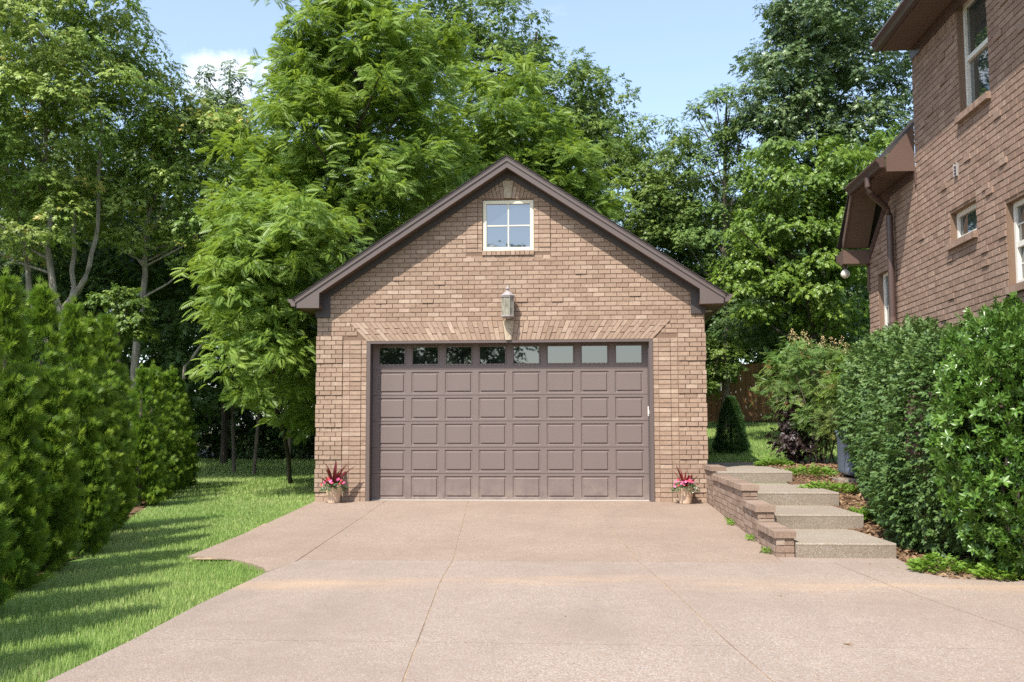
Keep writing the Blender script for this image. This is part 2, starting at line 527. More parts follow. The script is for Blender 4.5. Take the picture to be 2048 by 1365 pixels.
# leaf templates ------------------------------------------------------------
def diamond(base, ang, L, W, fold=.18, droop=0.0, tilt=0.0, zoff=0.0):
    f = np.array([math.sin(ang), math.cos(ang), -droop]); f = f / np.linalg.norm(f)
    r = np.array([math.cos(ang), -math.sin(ang), tilt]); r /= np.linalg.norm(r)
    n = np.cross(r, f)
    b = np.array(base, float) + n * zoff
    return [b, b + f * L * .45 - r * W * .5 + n * fold * W, b + f * L, b + f * L * .45 + r * W * .5 + n * fold * W]


def tmpl(list_of_quads):
    v = np.array([p for q in list_of_quads for p in q])
    f = []
    for i in range(len(list_of_quads)):
        f += [(4 * i, 4 * i + 2, 4 * i + 1), (4 * i, 4 * i + 3, 4 * i + 2)]
    return v, np.array(f)


def tmpl1(list_of_quads):
    """one triangle per leaflet: both flanks and the tip"""
    v = []
    for b, l, t_, r in list_of_quads:
        b, l, t_, r = map(np.asarray, (b, l, t_, r))
        v += [b * .55 + l * .45 - (r - l) * .12, b * .55 + r * .45 + (r - l) * .12, t_]
    v = np.array(v)
    return v, np.arange(len(v)).reshape(-1, 3)


rs = random.Random(3)
SPRIG = tmpl([diamond((rs.uniform(-.1, .1), .12 * i, rs.uniform(-.03, .06)), a, rs.uniform(.42, .6), .3, .15, rs.uniform(-.05, .5), rs.uniform(-.4, .4))
              for i, a in enumerate((-1.2, 1.1, -.75, .8, -.3, .35))])
rs = random.Random(3)
SPRIG_FAR = tmpl1([diamond((rs.uniform(-.1, .1), .12 * i, rs.uniform(-.03, .06)), a, rs.uniform(.42, .6), .36, .15, rs.uniform(-.05, .5), rs.uniform(-.4, .4))
                   for i, a in enumerate((-1.2, 1.1, -.75, .8, -.3, .35))])
LEAF1 = tmpl([diamond((0, 0, 0), 0, 1, .5, .15, .12)])


def frond(pairs=8):
    q = []
    for i in range(pairs):
        t = (i + 1.2) / (pairs + 1)
        y = t * .92
        z = .10 * math.sin(t * 2.0) - .20 * t * t
        L = .30 * math.sin(math.pi * (0.18 + .72 * t)) + .05
        for s in (-1, 1):
            q.append(diamond((0, y, z), s * (1.18 - .35 * t), L, .165, .2, .28, -s * .15))
    q.append(diamond((0, .92, -.08), 0, .2, .08, .2, .5))
    return tmpl1(q)


FROND = frond(8)
FROND_SMALL = frond(5)


def fan():
    q = []
    r2 = random.Random(5)
    for a in (-.95, -.6, -.28, 0, .3, .62, .98):
        L = 1.0 - .35 * abs(a) + r2.uniform(-.08, .08)
        q.append(diamond((.10 * a, .15 - .1 * abs(a), 0), a * .72, L, .15, .1, r2.uniform(-.25, .12)))
    for a, y in ((-1.1, .25), (1.1, .3), (-1.0, .5), (1.0, .55)):
        q.append(diamond((0, y, 0), a * .75, .42, .12, .1, r2.uniform(-.3, .2)))
    return tmpl1(q)


FAN = fan()
ROSETTE = tmpl([diamond((0, .02 * i, 0), a, .95 - .03 * i, .38, .22, d, .1) for i, (a, d) in
                enumerate(((0, .0), (1.05, .25), (2.1, .35), (3.14, .3), (-2.1, .35), (-1.05, .25), (.5, -.7), (-2.4, -.6)))])
NEEDLES = tmpl1([diamond((0, .08 * i, 0), a, .6, .09, .1, d) for i, (a, d) in
                enumerate(((-1, .3), (.9, .2), (-.7, -.5), (.7, -.4), (-.4, .6), (.4, .5), (0, -.1), (1.3, -.2), (-1.3, -.3)))])


def crown(lobes, rng, clump_r, per_clump, tm, size, dens=2.0, droop=.45, zflat=.6, inner=.25, up_bias=.0):
    """leaf clumps over and inside the lobes of a crown; returns arrays and the clump centres"""
    C, O = [], []
    for (x, y, z, rx, rz) in lobes:
        ry = rx
        n = max(6, int(dens * 4 * math.pi * ((rx * ry + rx * rz + ry * rz) / 3) / (math.pi * clump_r ** 2) * .5))
        d = unit(rng.normal(size=(n, 3)) + np.array([0, 0, up_bias]))
        rad = np.where(rng.random(n) < inner, rng.uniform(.25, .8, n), rng.normal(.95, .10, n))
        C.append(np.array([x, y, z]) + d * rad[:, None] * np.array([rx, ry, rz])); O.append(d)
    C = np.concatenate(C); O = np.concatenate(O)
    n = len(C) * per_clump
    ci = np.repeat(np.arange(len(C)), per_clump)
    cr = clump_r * rng.uniform(.6, 1.35, len(C))[ci]
    ang = rng.uniform(0, 2 * math.pi, n)
    r = np.sqrt(rng.random(n))
    off = np.stack([np.cos(ang) * r * cr, np.sin(ang) * r * cr, (zflat * (.55 - r * r) + rng.normal(0, .22, n)) * cr], 1)
    pos = C[ci] + off
    F = np.stack([np.cos(ang), np.sin(ang), -droop * (r + .2) + rng.normal(0, .25, n)], 1) + rng.normal(0, .3, (n, 3))
    N = np.stack([np.cos(ang) * r * .6, np.sin(ang) * r * .6, np.ones(n)], 1) + O[ci] * .75 + rng.normal(0, .38, (n, 3))
    ctint = rng.normal(0, .16, len(C))[ci]
    tint = .5 + ctint + rng.normal(0, .16, n)
    return scatter(tm, pos, F, N, size * rng.uniform(.7, 1.25, n), tint), C


# ------------------------------------------------------------------ terrain
def zdrive(y):
    return .0226 * y if y > -7 else -.158 + .0012 * (y + 7)


RX = [-40, -8.3, -6.75, -5.1, -3.6, -1.3, 0, 2.4, 8, 14, 20, 60, 400]
RZ = [-.2, -.175, -.165, .02, .22, .42, .55, .57, 1.02, 1.58, 1.75, 2.2, 2.2]
LX = [-40, -7, 0, 6, 18, 40, 400]
LZ = [-.2, -.165, -.01, .06, .26, .7, .7]


def ground_z(x, y):
    zr = np.interp(y, RX, RZ)
    zl = np.interp(y, LX, LZ)
    w = np.clip((np.asarray(x) - 3.50) / .1, 0, 1)
    back = np.clip((np.asarray(x) + 3.4) / 6.8, 0, 1)
    w = np.where(np.asarray(y) > 7.2, back * back * (3 - 2 * back), w)
    far = np.clip((np.asarray(x) - 60) / 100, 0, 1)
    return zl * (1 - w) + zr * w


DRIVE_POLY = [(-3.49, .3), (-3.20, -4.4), (-3.14, -6.8), (-2.81, -6.85), (-2.50, -7.03), (-2.25, -7.31), (-2.0, -7.65), (-1.855, -8.0), (-1.827, -9.88), (-1.74, -11.47),
              (-1.73, -12.46), (-1.70, -15.0), (-1.66, -22), (6.0, -22), (6.0, -8.22), (5.46, -8.2), (5.05, -8.17), (4.80, -8.1), (4.70, -7.75), (4.69, -7.3), (4.74, -6.62), (3.45, -6.66), (3.45, .3)]


def in_poly(x, y, poly):
    c = np.zeros(np.shape(x), bool)
    n = len(poly)
    for i in range(n):
        x0, y0 = poly[i]; x1, y1 = poly[(i + 1) % n]
        if y0 == y1: continue
        c ^= ((y0 > y) != (y1 > y)) & (x < (x1 - x0) * (y - y0) / (y1 - y0) + x0)
    return c


gx = np.concatenate([[-400, -200, -100, -60, -40, -28, -22], np.arange(-18, 3.3, .4), [3.48, 3.50, 3.60, 3.62], np.arange(3.8, 16, .4), [20, 26, 40, 60, 120, 400]])
gy = np.concatenate([[-300, -150, -80, -50, -35], np.arange(-26, 24, .4), [26, 30, 36, 45, 60, 100, 200, 400]])
GX, GY = np.meshgrid(gx, gy)
GZ = ground_z(GX, GY) - .035 + .012 * np.sin(GX * 1.7 + GY) * np.cos(GY * 1.3)
GZ = np.where(in_poly(GX, GY, DRIVE_POLY), np.vectorize(zdrive)(GY) - .09, GZ)
GZ = np.where((GX > -3.3) & (GX < 3.45) & (GY > -.2) & (GY < 7), -.08, GZ)
nx, ny = len(gx), len(gy)
idx = np.arange(nx * ny).reshape(ny, nx)
q = np.stack([idx[:-1, :-1], idx[:-1, 1:], idx[1:, 1:], idx[1:, :-1]], -1).reshape(-1, 4)
tri = np.concatenate([q[:, [0, 1, 2]], q[:, [0, 2, 3]]])
V = np.stack([GX, GY, GZ], -1).reshape(-1, 3)
me = np_mesh('ground', V, tri, np.zeros(len(V)), M['lawn'])
me.materials.append(M['forest'])
cen = V[tri].mean(1)
fi = ((cen[:, 1] > 17.5) | (cen[:, 0] < -13) | ((cen[:, 1] > 13.3) & (cen[:, 0] > 0))).astype(np.int32)
me.polygons.foreach_set('material_index', fi)
tag(link(bpy.data.objects.new('ground', me)), kind='structure')

# driveway: concrete slabs with real joints over a recessed filler
drive = empty('driveway', kind='structure')
G = .0055


def jx(poly, y):
    ys = [p[1] for p in poly][::-1]; xs = [p[0] for p in poly][::-1]
    return float(np.interp(y, ys, xs))


J0 = [(-2.22, .3), (-1.79, -7.2)]
J1 = [(-.74, .3), (-.095, -7.0), (-.01, -8.6), (.31, -12.4), (.75, -18), (1.1, -22)]
J2 = [(1.43, .3), (1.915, -6.95), (2.02, -7.9), (2.29, -11.1), (2.41, -12.3), (2.9, -18), (3.3, -22)]
J3 = [(3.95, -6.6), (4.15, -9.0), (4.41, -10.7), (5.4, -18), (5.9, -22)]


def slab(poly, m='drive'):
    pts = [(x, y, zdrive(y)) for x, y in poly]
    MB().extrude([(x, y, z) for x, y, z in pts], (0, 0, -.11)).build('slab', M[m], drive)


def side(J, ys, off):
    return [(jx(J, y) + off, y) for y in ys]


Y1a, Y1b = -.0, -7.0
T2 = -11.3
up = [.25, -3.5, -7.0 + G]
slab([(-3.49, .25), (-3.20, -4.4), (-3.14, -6.8), (-2.81, -6.85), (-2.50, -7.03), (-2.25, -7.31), (-2.0, -7.65), (-1.862, -7.98), (-1.80, -7.25)] + side(J0, up[::-1], -G), 'drive_tan')
slab(side(J0, up, G) + side(J1, up[::-1], -G), 'drive_tan')
slab(side(J1, up, G) + side(J2, up[::-1], -G), 'drive_tan')
slab(side(J2, up, G) + [(3.452, -7.0 + G), (3.452, .25)], 'drive_tan')
for (a, b) in ((-7.0 - G, T2 + G), (T2 - G, -15 + G), (-15 - G, -22)):
    ys = [a] + [y for y in (-8.6, -9.9, -10.7, -12.4, -18) if b < y < a] + [b]
    ledge = [(-1.855, -8.0), (-1.827, -9.88), (-1.74, -11.47), (-1.73, -12.46), (-1.70, -15.0), (-1.66, -22)]
    lx = [(jx(ledge, y), y) for y in ys if y < -8.0 or a < -8]
    if a > -8:
        lx = [(-1.79, a), (-1.852, -8.0)] + [p for p in lx if p[1] < -8.0]
    slab(lx + side(J1, ys[::-1], -G))
    slab(side(J1, ys, G) + side(J2, ys[::-1], -G))
    if a > -8:
        slab(side(J2, ys, G) + side(J3, ys[::-1], -G))
        slab(side(J3, ys, G) + [(6.0, b), (6.0, -8.22), (5.46, -8.2), (5.05, -8.17), (4.80, -8.1), (4.70, -7.75), (4.69, -7.3), (4.73, a)])
    else:
        slab(side(J2, ys, G) + side(J3, ys[::-1], -G))
        slab(side(J3, ys, G) + [(6.0, b), (6.0, a)])
slab([(3.456, -7.0 + G), (4.735, -7.0 + G), (4.74, -6.60), (3.456, -6.60)])
# the sliver between the upper slab and the foot of the wall
fl = MB()
fy = [.2, -3.5, -7.0, -11, -15, -22]
for a, b in zip(fy[:-1], fy[1:]):
    x0a, x0b = (-3.3 if a > -6 else -1.72), (-3.05 if b > -6.5 else -1.7)
    if b == -7.0: x0b = -3.0; b2 = -6.78
    xr_a, xr_b = (3.44 if a > -6.5 else 5.95), (3.44 if b > -6.5 else (3.44 if b == -7.0 else 5.95))
    fl.add([(x0a, a, zdrive(a) - .0035), (x0b, b, zdrive(b) - .0035), (xr_b, b, zdrive(b) - .0035), (xr_a, a, zdrive(a) - .006)], [(0, 1, 2, 3)])
fl.build('joint_filler', M['joint'], drive)


# ------------------------------------------------------------------ brickwork
def clip_half(poly, a, b, c):
    """keep a*u + b*v <= c"""
    out = []
    for i in range(len(poly)):
        p, q_ = poly[i], poly[(i + 1) % len(poly)]
        dp, dq = a * p[0] + b * p[1] - c, a * q_[0] + b * q_[1] - c
        if dp <= 0: out.append(p)
        if dp * dq < 0:
            s = dp / (dp - dq)
            out.append((p[0] + s * (q_[0] - p[0]), p[1] + s * (q_[1] - p[1])))
    return out


def area(p):
    return abs(sum(p[i][0] * p[(i + 1) % len(p)][1] - p[(i + 1) % len(p)][0] * p[i][1] for i in range(len(p)))) / 2


class Bricks:
    """bricks on a wall with axes O + u*U + v*V + n*N"""
    def __init__(self, O, U, V, N, clips=()):
        self.O, self.U, self.V, self.N = map(Vector, (O, U, V, N))
        self.clips = clips
        self.items = []          # (poly, proud, depth, priority)
        self.cache = {}

    def put(self, poly, proud=None, depth=.03, pri=0, clip=True):
        if clip:
            for h in self.clips:
                poly = clip_half(poly, *h)
                if len(poly) < 3: return
        if area(poly) < .0006: return
        if proud is None:
            proud = .009 + random.uniform(-.0025, .003)
        self.items.append((poly, proud, depth, pri))

    def rect(self, u0, u1, v0, v1, proud=None, depth=.03, pri=0, clip=True):
        self.put([(u0, v0), (u1, v0), (u1, v1), (u0, v1)], proud, depth, pri, clip)

    def rows(self, u0, u1, v0, v1, course, L, excl=(), joint=.010, odd=0, pri=0, deep=(), proudp=0.0, proud=None):
        """running bond; excl: functions v -> list of (a, b) intervals left out"""
        n = int(round((v1 - v0) / course))
        for k in range(n):
            va = v0 + k * course
            vb = min(va + course - joint, v1)
            vm = va + course * .5
            segs = [(u0, u1)]
            for e in excl:
                for a, b in e(vm):
                    segs = [s for (p, q_) in segs for s in ((p, min(q_, a)), (max(p, b), q_)) if s[1] - s[0] > .02]
            for (p, q_) in segs:
                off = (0.5 if (k + odd) % 2 else 0.0) * L
                i0 = math.floor((p - u0 - off) / L)
                u = u0 + off + i0 * L
                while u < q_:
                    a, b = max(u, p), min(u + L, q_)
                    if b - a > .035:
                        d = .03
                        if any(abs(a - x) < .02 or abs(b - x) < .02 for x in deep): d = .12
                        pr = proud
                        if random.random() < proudp and b - a > .15: pr = .024
                        j = random.uniform(-.0012, .0012)
                        self.rect(a + joint / 2 + j, b - joint / 2 + j, va + random.uniform(0, .0015), vb + random.uniform(-.0015, 0), pr, d, pri + (0.5 if pr else 0))
                    u += L

    def world(self, u, v, n):
        return self.O + self.U * u + self.V * v + self.N * n

    def flush(self, m, parent, limit=300, name='brick', key=None):
        items = self.items
        order = sorted(range(len(items)), key=(key or (lambda i: -items[i][3])))
        single = set(order[:limit]) if len(items) > limit else set(order)
        stuff = MB()
        rot = Matrix((self.U, self.V, self.N)).transposed().to_4x4()
        for i, (poly, proud, depth, pri) in enumerate(items):
            jit = [random.uniform(-.0016, .0016) for _ in poly]
            if i in single:
                p0 = poly[0]
                k = (tuple((round(a - p0[0], 2), round(b - p0[1], 2)) for a, b in poly), round(proud, 3), depth)
                me = self.cache.get(k)
                if me is None:
                    me = self.solid([(a - p0[0], b - p0[1]) for a, b in poly], proud, depth, jit).mesh(name, m)
                    self.cache[k] = me
                o = bpy.data.objects.new(name, me)
                o.matrix_local = Matrix.Translation(self.world(p0[0], p0[1], 0)) @ rot
                link(o, parent)
            else:
                s = self.solid(poly, proud, depth, jit)
                stuff.add([self.world(*q_) for q_ in s.v], s.f, random.random())
        if stuff.v:
            tag(stuff.build(name, m, parent), kind='stuff')

    @staticmethod
    def solid(poly, proud, depth, jit):
        n = len(poly)
        cx = sum(p[0] for p in poly) / n; cy = sum(p[1] for p in poly) / n
        e = .004
        fr, md = [], []
        for (a, b), j in zip(poly, jit):
            d = math.hypot(a - cx, b - cy) or 1
            fr.append((a - (a - cx) / d * e, b - (b - cy) / d * e * 1.0, proud + j))
            md.append((a, b, proud + j - .0035))
        bk = [(a, b, -depth) for a, b in poly]
        f = [tuple(range(n))]
        f += [(n + i, n + (i + 1) % n, (i + 1) % n, i) for i in range(n)]
        f += [(2 * n + i, 2 * n + (i + 1) % n, n + (i + 1) % n, n + i) for i in range(n)]
        return MB().add(fr + md + bk, f)


def backing(mb, br, u0, u1, v0, v1, holes, deep=.12, clips=()):
    """mortar sheet with openings and their reveals"""
    us = sorted({u0, u1, *[h[0] for h in holes], *[h[1] for h in holes]}); us = [u for u in us if u0 <= u <= u1]
    vs = sorted({v0, v1, *[h[2] for h in holes], *[h[3] for h in holes]}); vs = [v for v in vs if v0 <= v <= v1]
    for a, b in zip(us[:-1], us[1:]):
        for c, d in zip(vs[:-1], vs[1:]):
            m_u, m_v = (a + b) / 2, (c + d) / 2
            if any(h[0] < m_u < h[1] and h[2] < m_v < h[3] for h in holes): continue
            p = [(a, c), (b, c), (b, d), (a, d)]
            for h in clips:
                p = clip_half(p, *h)
                if len(p) < 3: break
            if len(p) >= 3:
                mb.add([br.world(x, y, 0) for x, y in p], [tuple(range(len(p)))])
    for (a, b, c, d) in holes:
        for p, q_ in (((a, c), (a, d)), ((a, d), (b, d)), ((b, d), (b, c)), ((b, c), (a, c))):
            mb.add([br.world(*p, 0), br.world(*q_, 0), br.world(*q_, -deep), br.world(*p, -deep)], [(0, 1, 2, 3)])


# ------------------------------------------------------------------ the garage
W, DEPTH, S = 3.479, 6.5, .66
CR = .0824
BL = .2125
OH = .31
garage = empty('garage', (0, 0, 0), label='detached brown brick two-car garage with a gabled roof and panelled door', cat='garage')
CLIPG = [(S, 1, 5.82 - .0), (-S, 1, 5.82 - .0)]
gb = Bricks((0, 0, 0), (1, 0, 0), (0, 0, 1), (0, -1, 0), CLIPG)
DO = 2.56
A0, A1 = 2.862, 39 * CR
wall = MB()
GW = (-.463, .463, 4.482, 5.414)
backing(wall, gb, -W, W, -.3, 6.0, [(-DO, DO, -.3, A0 - .002), GW], .13, [(S, 1, 5.95), (-S, 1, 5.95)])
for sx in (-1, 1):
    wall.box(min(sx * W, sx * (W - .12)), max(sx * W, sx * (W - .12)), .005, DEPTH, -.3, 3.6)
wall.box(-W + .12, W - .12, DEPTH - .12, DEPTH - .002, -.3, 3.6)
wall.add([(-W, DEPTH - .05, 3.6), (W, DEPTH - .05, 3.6), (0, DEPTH - .05, 5.9)], [(0, 1, 2)])
gwall = wall.build('wall', M['mortar'], garage)


def arch_half(vm):
    if A0 - .02 < vm < A1:
        s = (vm - A0) / (A1 - A0)
        h = 2.56 + .345 * s
        return [(-h - .005, h + .005)]
    return []


door_ex = lambda v: [(-DO, DO)] if v < A0 else []
proud_rows = set(list(range(30, 36)) + list(range(23, 28)) + list(range(16, 21)) + list(range(9, 14)) + list(range(2, 7)))
for sx in (-1, 1):
    for k in range(36):
        va, vb = k * CR, (k + 1) * CR - .010
        proud = k in proud_rows
        ue = 3.0 + random.uniform(-.004, .004)
        pr = .026 if proud else None
        outer = W + (.014 if proud else 0)
        cuts = [outer] + ([outer - .075, outer - .075 - BL, outer - .075 - 2 * BL] if k % 2 else [outer - .155, outer - .155 - BL]) + [ue]
        cuts = sorted({c for c in cuts if c >= ue - 1e-6})
        for a, b in zip(cuts[:-1], cuts[1:]):
            if b - a < .03: continue
            p, q_ = (sx * b, sx * a) if sx < 0 else (a, b)
            gb.rect(min(p, q_) + .005, max(p, q_) - (.005 if b < outer - .001 or sx < 0 else 0), va, vb, (pr + random.uniform(-.003, .003)) if pr else None, .05 if b >= outer - .001 else .03, 2 if proud else 0)
        # flush filler, stacked stretchers, headers at the opening
        if k < 35:
            for (a, b, pp, dd) in ((2.872, 2.995, .009, .03), (2.664, 2.866, .014 + (.008 if k % 2 == 0 else 0), .03), (2.565, 2.658, .008, .13)):
                gb.rect(min(sx * a, sx * b), max(sx * a, sx * b), va, vb, pp + random.uniform(-.002, .002), dd, 3 if dd > .1 or pp > .012 else 0)
# side returns of the quoins seen on the silhouettes come from the deep corner bricks above
gb.rows(-W, W, 36 * CR, A1, CR, BL, [arch_half, door_ex], odd=1)
SPOTS = [(-2.43, 4.13), (-2.0, 4.02), (-1.55, 3.61), (.95, 3.6), (.2, 3.61), (1.0, 5.1), (1.85, 4.5), (.45, 4.4), (1.3, 4.03), (2.25, 3.68), (-2.3, 3.6), (-1.2, 3.88), (2.6, 4.05), (-.5, 3.93)]
win_cols = lambda v: [(-.76, .76)] if 4.40 < v < 5.80 else []
gb.rows(-W, W, A1, 5.9, CR, BL, [win_cols], odd=0)
for i, it in enumerate(gb.items):
    cx = sum(p[0] for p in it[0]) / len(it[0]); cz = sum(p[1] for p in it[0]) / len(it[0])
    if any(abs(cx - a) < .10 and abs(cz - b) < .045 for a, b in SPOTS) and len(it[0]) == 4:
        gb.items[i] = (it[0], .026, it[2], 4)
# around the gable window: stacked stretchers and headers, flat arch, sill
z = 39 * CR + 15 * CR - .0
for k in range(16):
    va, vb = 4.455 + k * CR, 4.455 + (k + 1) * CR - .010
    for sx in (-1, 1):
        for a, b, pp in ((.468, .55, .009), (.556, .757, .022 if 1 <= k < 14 else .010)):
            gb.rect(min(sx * a, sx * b), max(sx * a, sx * b), va, vb, pp + random.uniform(-.002, .002), .13 if a < .5 else .03, 3)
for k in range(11):
    a = -.468 + k * .0855
    gb.rect(a, a + .0785, 4.395, 4.478, .035 + random.uniform(-.001, .001), .12, 5)
gb.rows(-.76, .76, 4.40 - CR, 4.40 - .004, CR, BL, [], odd=1)
for k in range(2):
    pass
for sx in (-1, 1):
    for k in range(6):
        b0, b1 = .064 + k * .068, .064 + (k + 1) * .068 - .008
        t0, t1 = .112 + k * .080, .112 + (k + 1) * .080 - .008
        h = 5.44, 5.775
        cut = 5.56 if k % 2 else 5.655
        f = lambda z_, a, b: a + (b - a) * (z_ - h[0]) / (h[1] - h[0])
        for z0, z1 in ((h[0], cut - .004), (cut + .004, h[1])):
            p = [(sx * f(z0, b0, t0), z0), (sx * f(z0, b1, t1), z0), (sx * f(z1, b1, t1), z1), (sx * f(z1, b0, t0), z1)]
            if sx < 0: p = p[::-1]
            gb.put(p, .010, .12, 4)
# flat arch over the door
NC = 30
for sx in (-1, 1):
    for k in range(NC):
        fb = lambda i: .062 + (2.558 - .062) * i / NC
        ft = lambda i: .104 + (2.90 - .104) * i / NC
        cut = A0 + (.225 if k % 2 else .125) + random.uniform(-.008, .008)
        g_ = .0055
        tilt = random.uniform(-.006, .006)
        for z0, z1 in ((A0, cut - .005), (cut + .005, A1 - .010)):
            L = lambda zz, i, o: sx * (fb(i) + (ft(i) - fb(i)) * (zz - A0) / (A1 - A0) + o)
            p = [(L(z0, k, g_ / 2), z0), (L(z0, k + 1, -g_ / 2), z0), (L(z1, k + 1, -g_ / 2), z1 + tilt * (1 if z1 < A1 - .05 else 0)), (L(z1, k, g_ / 2), z1)]
            if sx < 0: p = p[::-1]
            gb.put(p, .012 + random.uniform(-.003, .009), .12, 6)
gb.flush(M['brick'], gwall)


def keystone(u, z0, z1, wb, wt, n):
    mb = MB()
    v = []
    for zz, w in ((z0, wb), (z1, wt)):
        for uu, nn in ((-w, 0.02), (-w, -n * .65), (-w * .55, -n), (w * .55, -n), (w, -n * .65), (w, 0.02)):
            v.append((u + uu + random.uniform(-.003, .003), nn + random.uniform(-.004, .004), zz))
    f = [(0, 1, 2, 3, 4, 5)[::-1], (6, 7, 8, 9, 10, 11)] + [(i, (i + 1) % 6, (i + 1) % 6 + 6, i + 6) for i in range(6)]
    mb.add(v, f).build('keystone', M['stone'], garage)


keystone(0.003, A0, A1 - .006, .057, .103, .055)
keystone(-.003, 5.44, 5.755, .063, .100, .04)

# trim
fr = MB()
for sx in (-1, 1):
    a = [(0, 0, 5.82), (sx * 3.237, 0, 5.82 - S * 3.237), (sx * 3.237, 0, 6.02 - S * 3.237), (0, 0, 6.02)]
    MB().extrude([(x, -.012, z_) for x, y, z_ in a], (0, -.026, 0)).build('frieze_board', M['frieze'], garage)
    MB().extrude([(sx * 3.238, -.012, 3.30), (sx * (W + .02), -.012, 3.30), (sx * (W + .02), -.012, 3.75), (sx * 3.238, -.012, 3.88)], (0, -.030, 0)).build('return_frieze', M['frieze'], garage)
    # rake board: wide lower board and a proud upper strip
    lo = [(0, 5.931), (sx * 3.372, 5.931 - S * 3.372), (sx * 3.372, 3.440), (sx * 3.772, 3.447), (sx * 3.795, 3.60), (sx * 3.795, 6.105 - S * 3.795), (0, 6.105)]
    MB().extrude([(x, -OH, z_) for x, z_ in lo], (0, .022, 0)).build('rake_board', M['trim'], garage)
    hi = [(0, 6.045), (sx * 3.800, 6.045 - S * 3.800), (sx * 3.800, 6.128 - S * 3.800), (0, 6.128)]
    MB().extrude([(x, -OH - .002, z_) for x, z_ in hi], (0, -.016, 0)).build('rake_strip', M['trim'], garage)
    # boxed return at the eave, soffits
    x0, x1 = sorted((sx * 3.374, sx * 3.770))
    MB().box(x0, x1, -OH + .024, -.045, 3.446, 3.50).build('return_box', M['soffit'], garage)
    MB().box(*sorted((sx * 3.374, sx * 3.394)), -OH + .024, -.045, 3.502, 3.72).build('return_side', M['frieze'], garage)
    sf = [(sx * .0, 5.955), (sx * 3.372, 5.955 - S * 3.372), (sx * 3.372, 5.975 - S * 3.372), (sx * 0, 5.975)]
    MB().extrude([(x, -OH + .024, z_) for x, z_ in sf], (0, OH - .03, 0)).build('soffit', M['soffit'], garage)
    MB().box(*sorted((sx * (W + .002), sx * 3.78)), .0, DEPTH + .2, 3.45, 3.47).build('eave_soffit', M['soffit'], garage)
    MB().box(*sorted((sx * 3.782, sx * 3.800)), -OH + .03, DEPTH + .25, 3.44, 3.62).build('fascia', M['trim'], garage)
    g = [(sx * 3.803, 3.475), (sx * 3.875, 3.475), (sx * 3.895, 3.53), (sx * 3.945, 3.585), (sx * 3.945, 3.605), (sx * 3.803, 3.605)]
    MB().extrude([(x, -OH - .005, z_) for x, z_ in g], (0, DEPTH + OH + .25, 0)).build('gutter', M['trim'], garage)
    # roof: shingle courses, each lapped over the next
    rf = MB()
    NRC = 30
    sl = 3.86 / NRC
    for k in range(NRC):
        ua, ub = k * sl, (k + 1) * sl
        za, zb = 6.150 - S * ua, 6.150 - S * ub
        rf.extrude([(sx * ua, -OH - .03, za), (sx * ub, -OH - .03, zb + .010), (sx * ub, -OH - .03, zb - .004), (sx * ua, -OH - .03, za - .016)], (0, DEPTH + OH + .28, 0), random.random())
    rf.build('roof', M['shingle'], garage)
    MB().extrude([(0, -OH - .024, 6.12), (sx * 3.83, -OH - .024, 6.12 - S * 3.83), (sx * 3.83, -OH - .024, 6.105 - S * 3.83), (0, -OH - .024, 6.105)], (0, .03, 0)).build('drip_edge', M['frieze'], garage)
ss = MB().lathe([(.06, 0), (.075, -.01), (.07, -.03)], (3.63, .75, 3.45), 14)
ss.build('soffit_light', M['white'], garage)

# door frame, door, windows
DY = .26
mb = MB()
for sx in (-1, 1):
    mb.box(*sorted((sx * 2.495, sx * 2.560)), -.02, .05, -.02, 2.858)
mb.box(-2.494, 2.494, -.02, .05, 2.815, 2.858)
mb.build('door_trim', M['trim'], garage)
mb = MB()
for sx in (-1, 1):
    mb.box(*sorted((sx * 2.500, sx * 2.556)), .052, DY + .02, -.02, 2.856)
mb.box(-2.498, 2.498, .052, DY + .02, 2.822, 2.856)
mb.build('door_jamb', M['jamb'], garage)
door = MB()
px = [-2.376 - .029 + i * .6144 for i in range(8)]
PW = .505
rows = [(.01 + .47 * k, .01 + .47 * (k + 1)) for k in range(6)]
XL, XR = -2.52, 2.52
seam = .004
for k, (za, zb) in enumerate(rows):
    za_, zb_ = za + (seam if k else 0), zb - seam
    pz0, pz1 = (za + .036, za + .424) if k < 5 else (za + .075, za + .43)
    edges = []
    door.box(XL, XR, DY, DY + .04, za_, pz0); door.box(XL, XR, DY, DY + .04, pz1, zb_)
    xs = [XL] + [e for p in px for e in (p, p + PW)] + [XR]
    for a, b in zip(xs[::2], xs[1::2]):
        door.box(a, b, DY, DY + .04, pz0, pz1)
    if k: door.box(XL, XR, DY + .012, DY + .03, za - seam, za + seam)
gdoor = door.build('garage_door', M['door'], garage)


def ring_panel(w, h, rings):
    """rings: (inset, y)"""
    v, f = [], []
    for ins, y in rings:
        v += [(ins, y, ins), (w - ins, y, ins), (w - ins, y, h - ins), (ins, y, h - ins)]
    for i in range(len(rings) - 1):
        for k in range(4):
            f.append((4 * i + k, 4 * i + (k + 1) % 4, 4 * i + 4 + (k + 1) % 4, 4 * i + 4 + k))
    n = len(v)
    f.append((n - 4, n - 3, n - 2, n - 1))
    return MB().add(v, f)


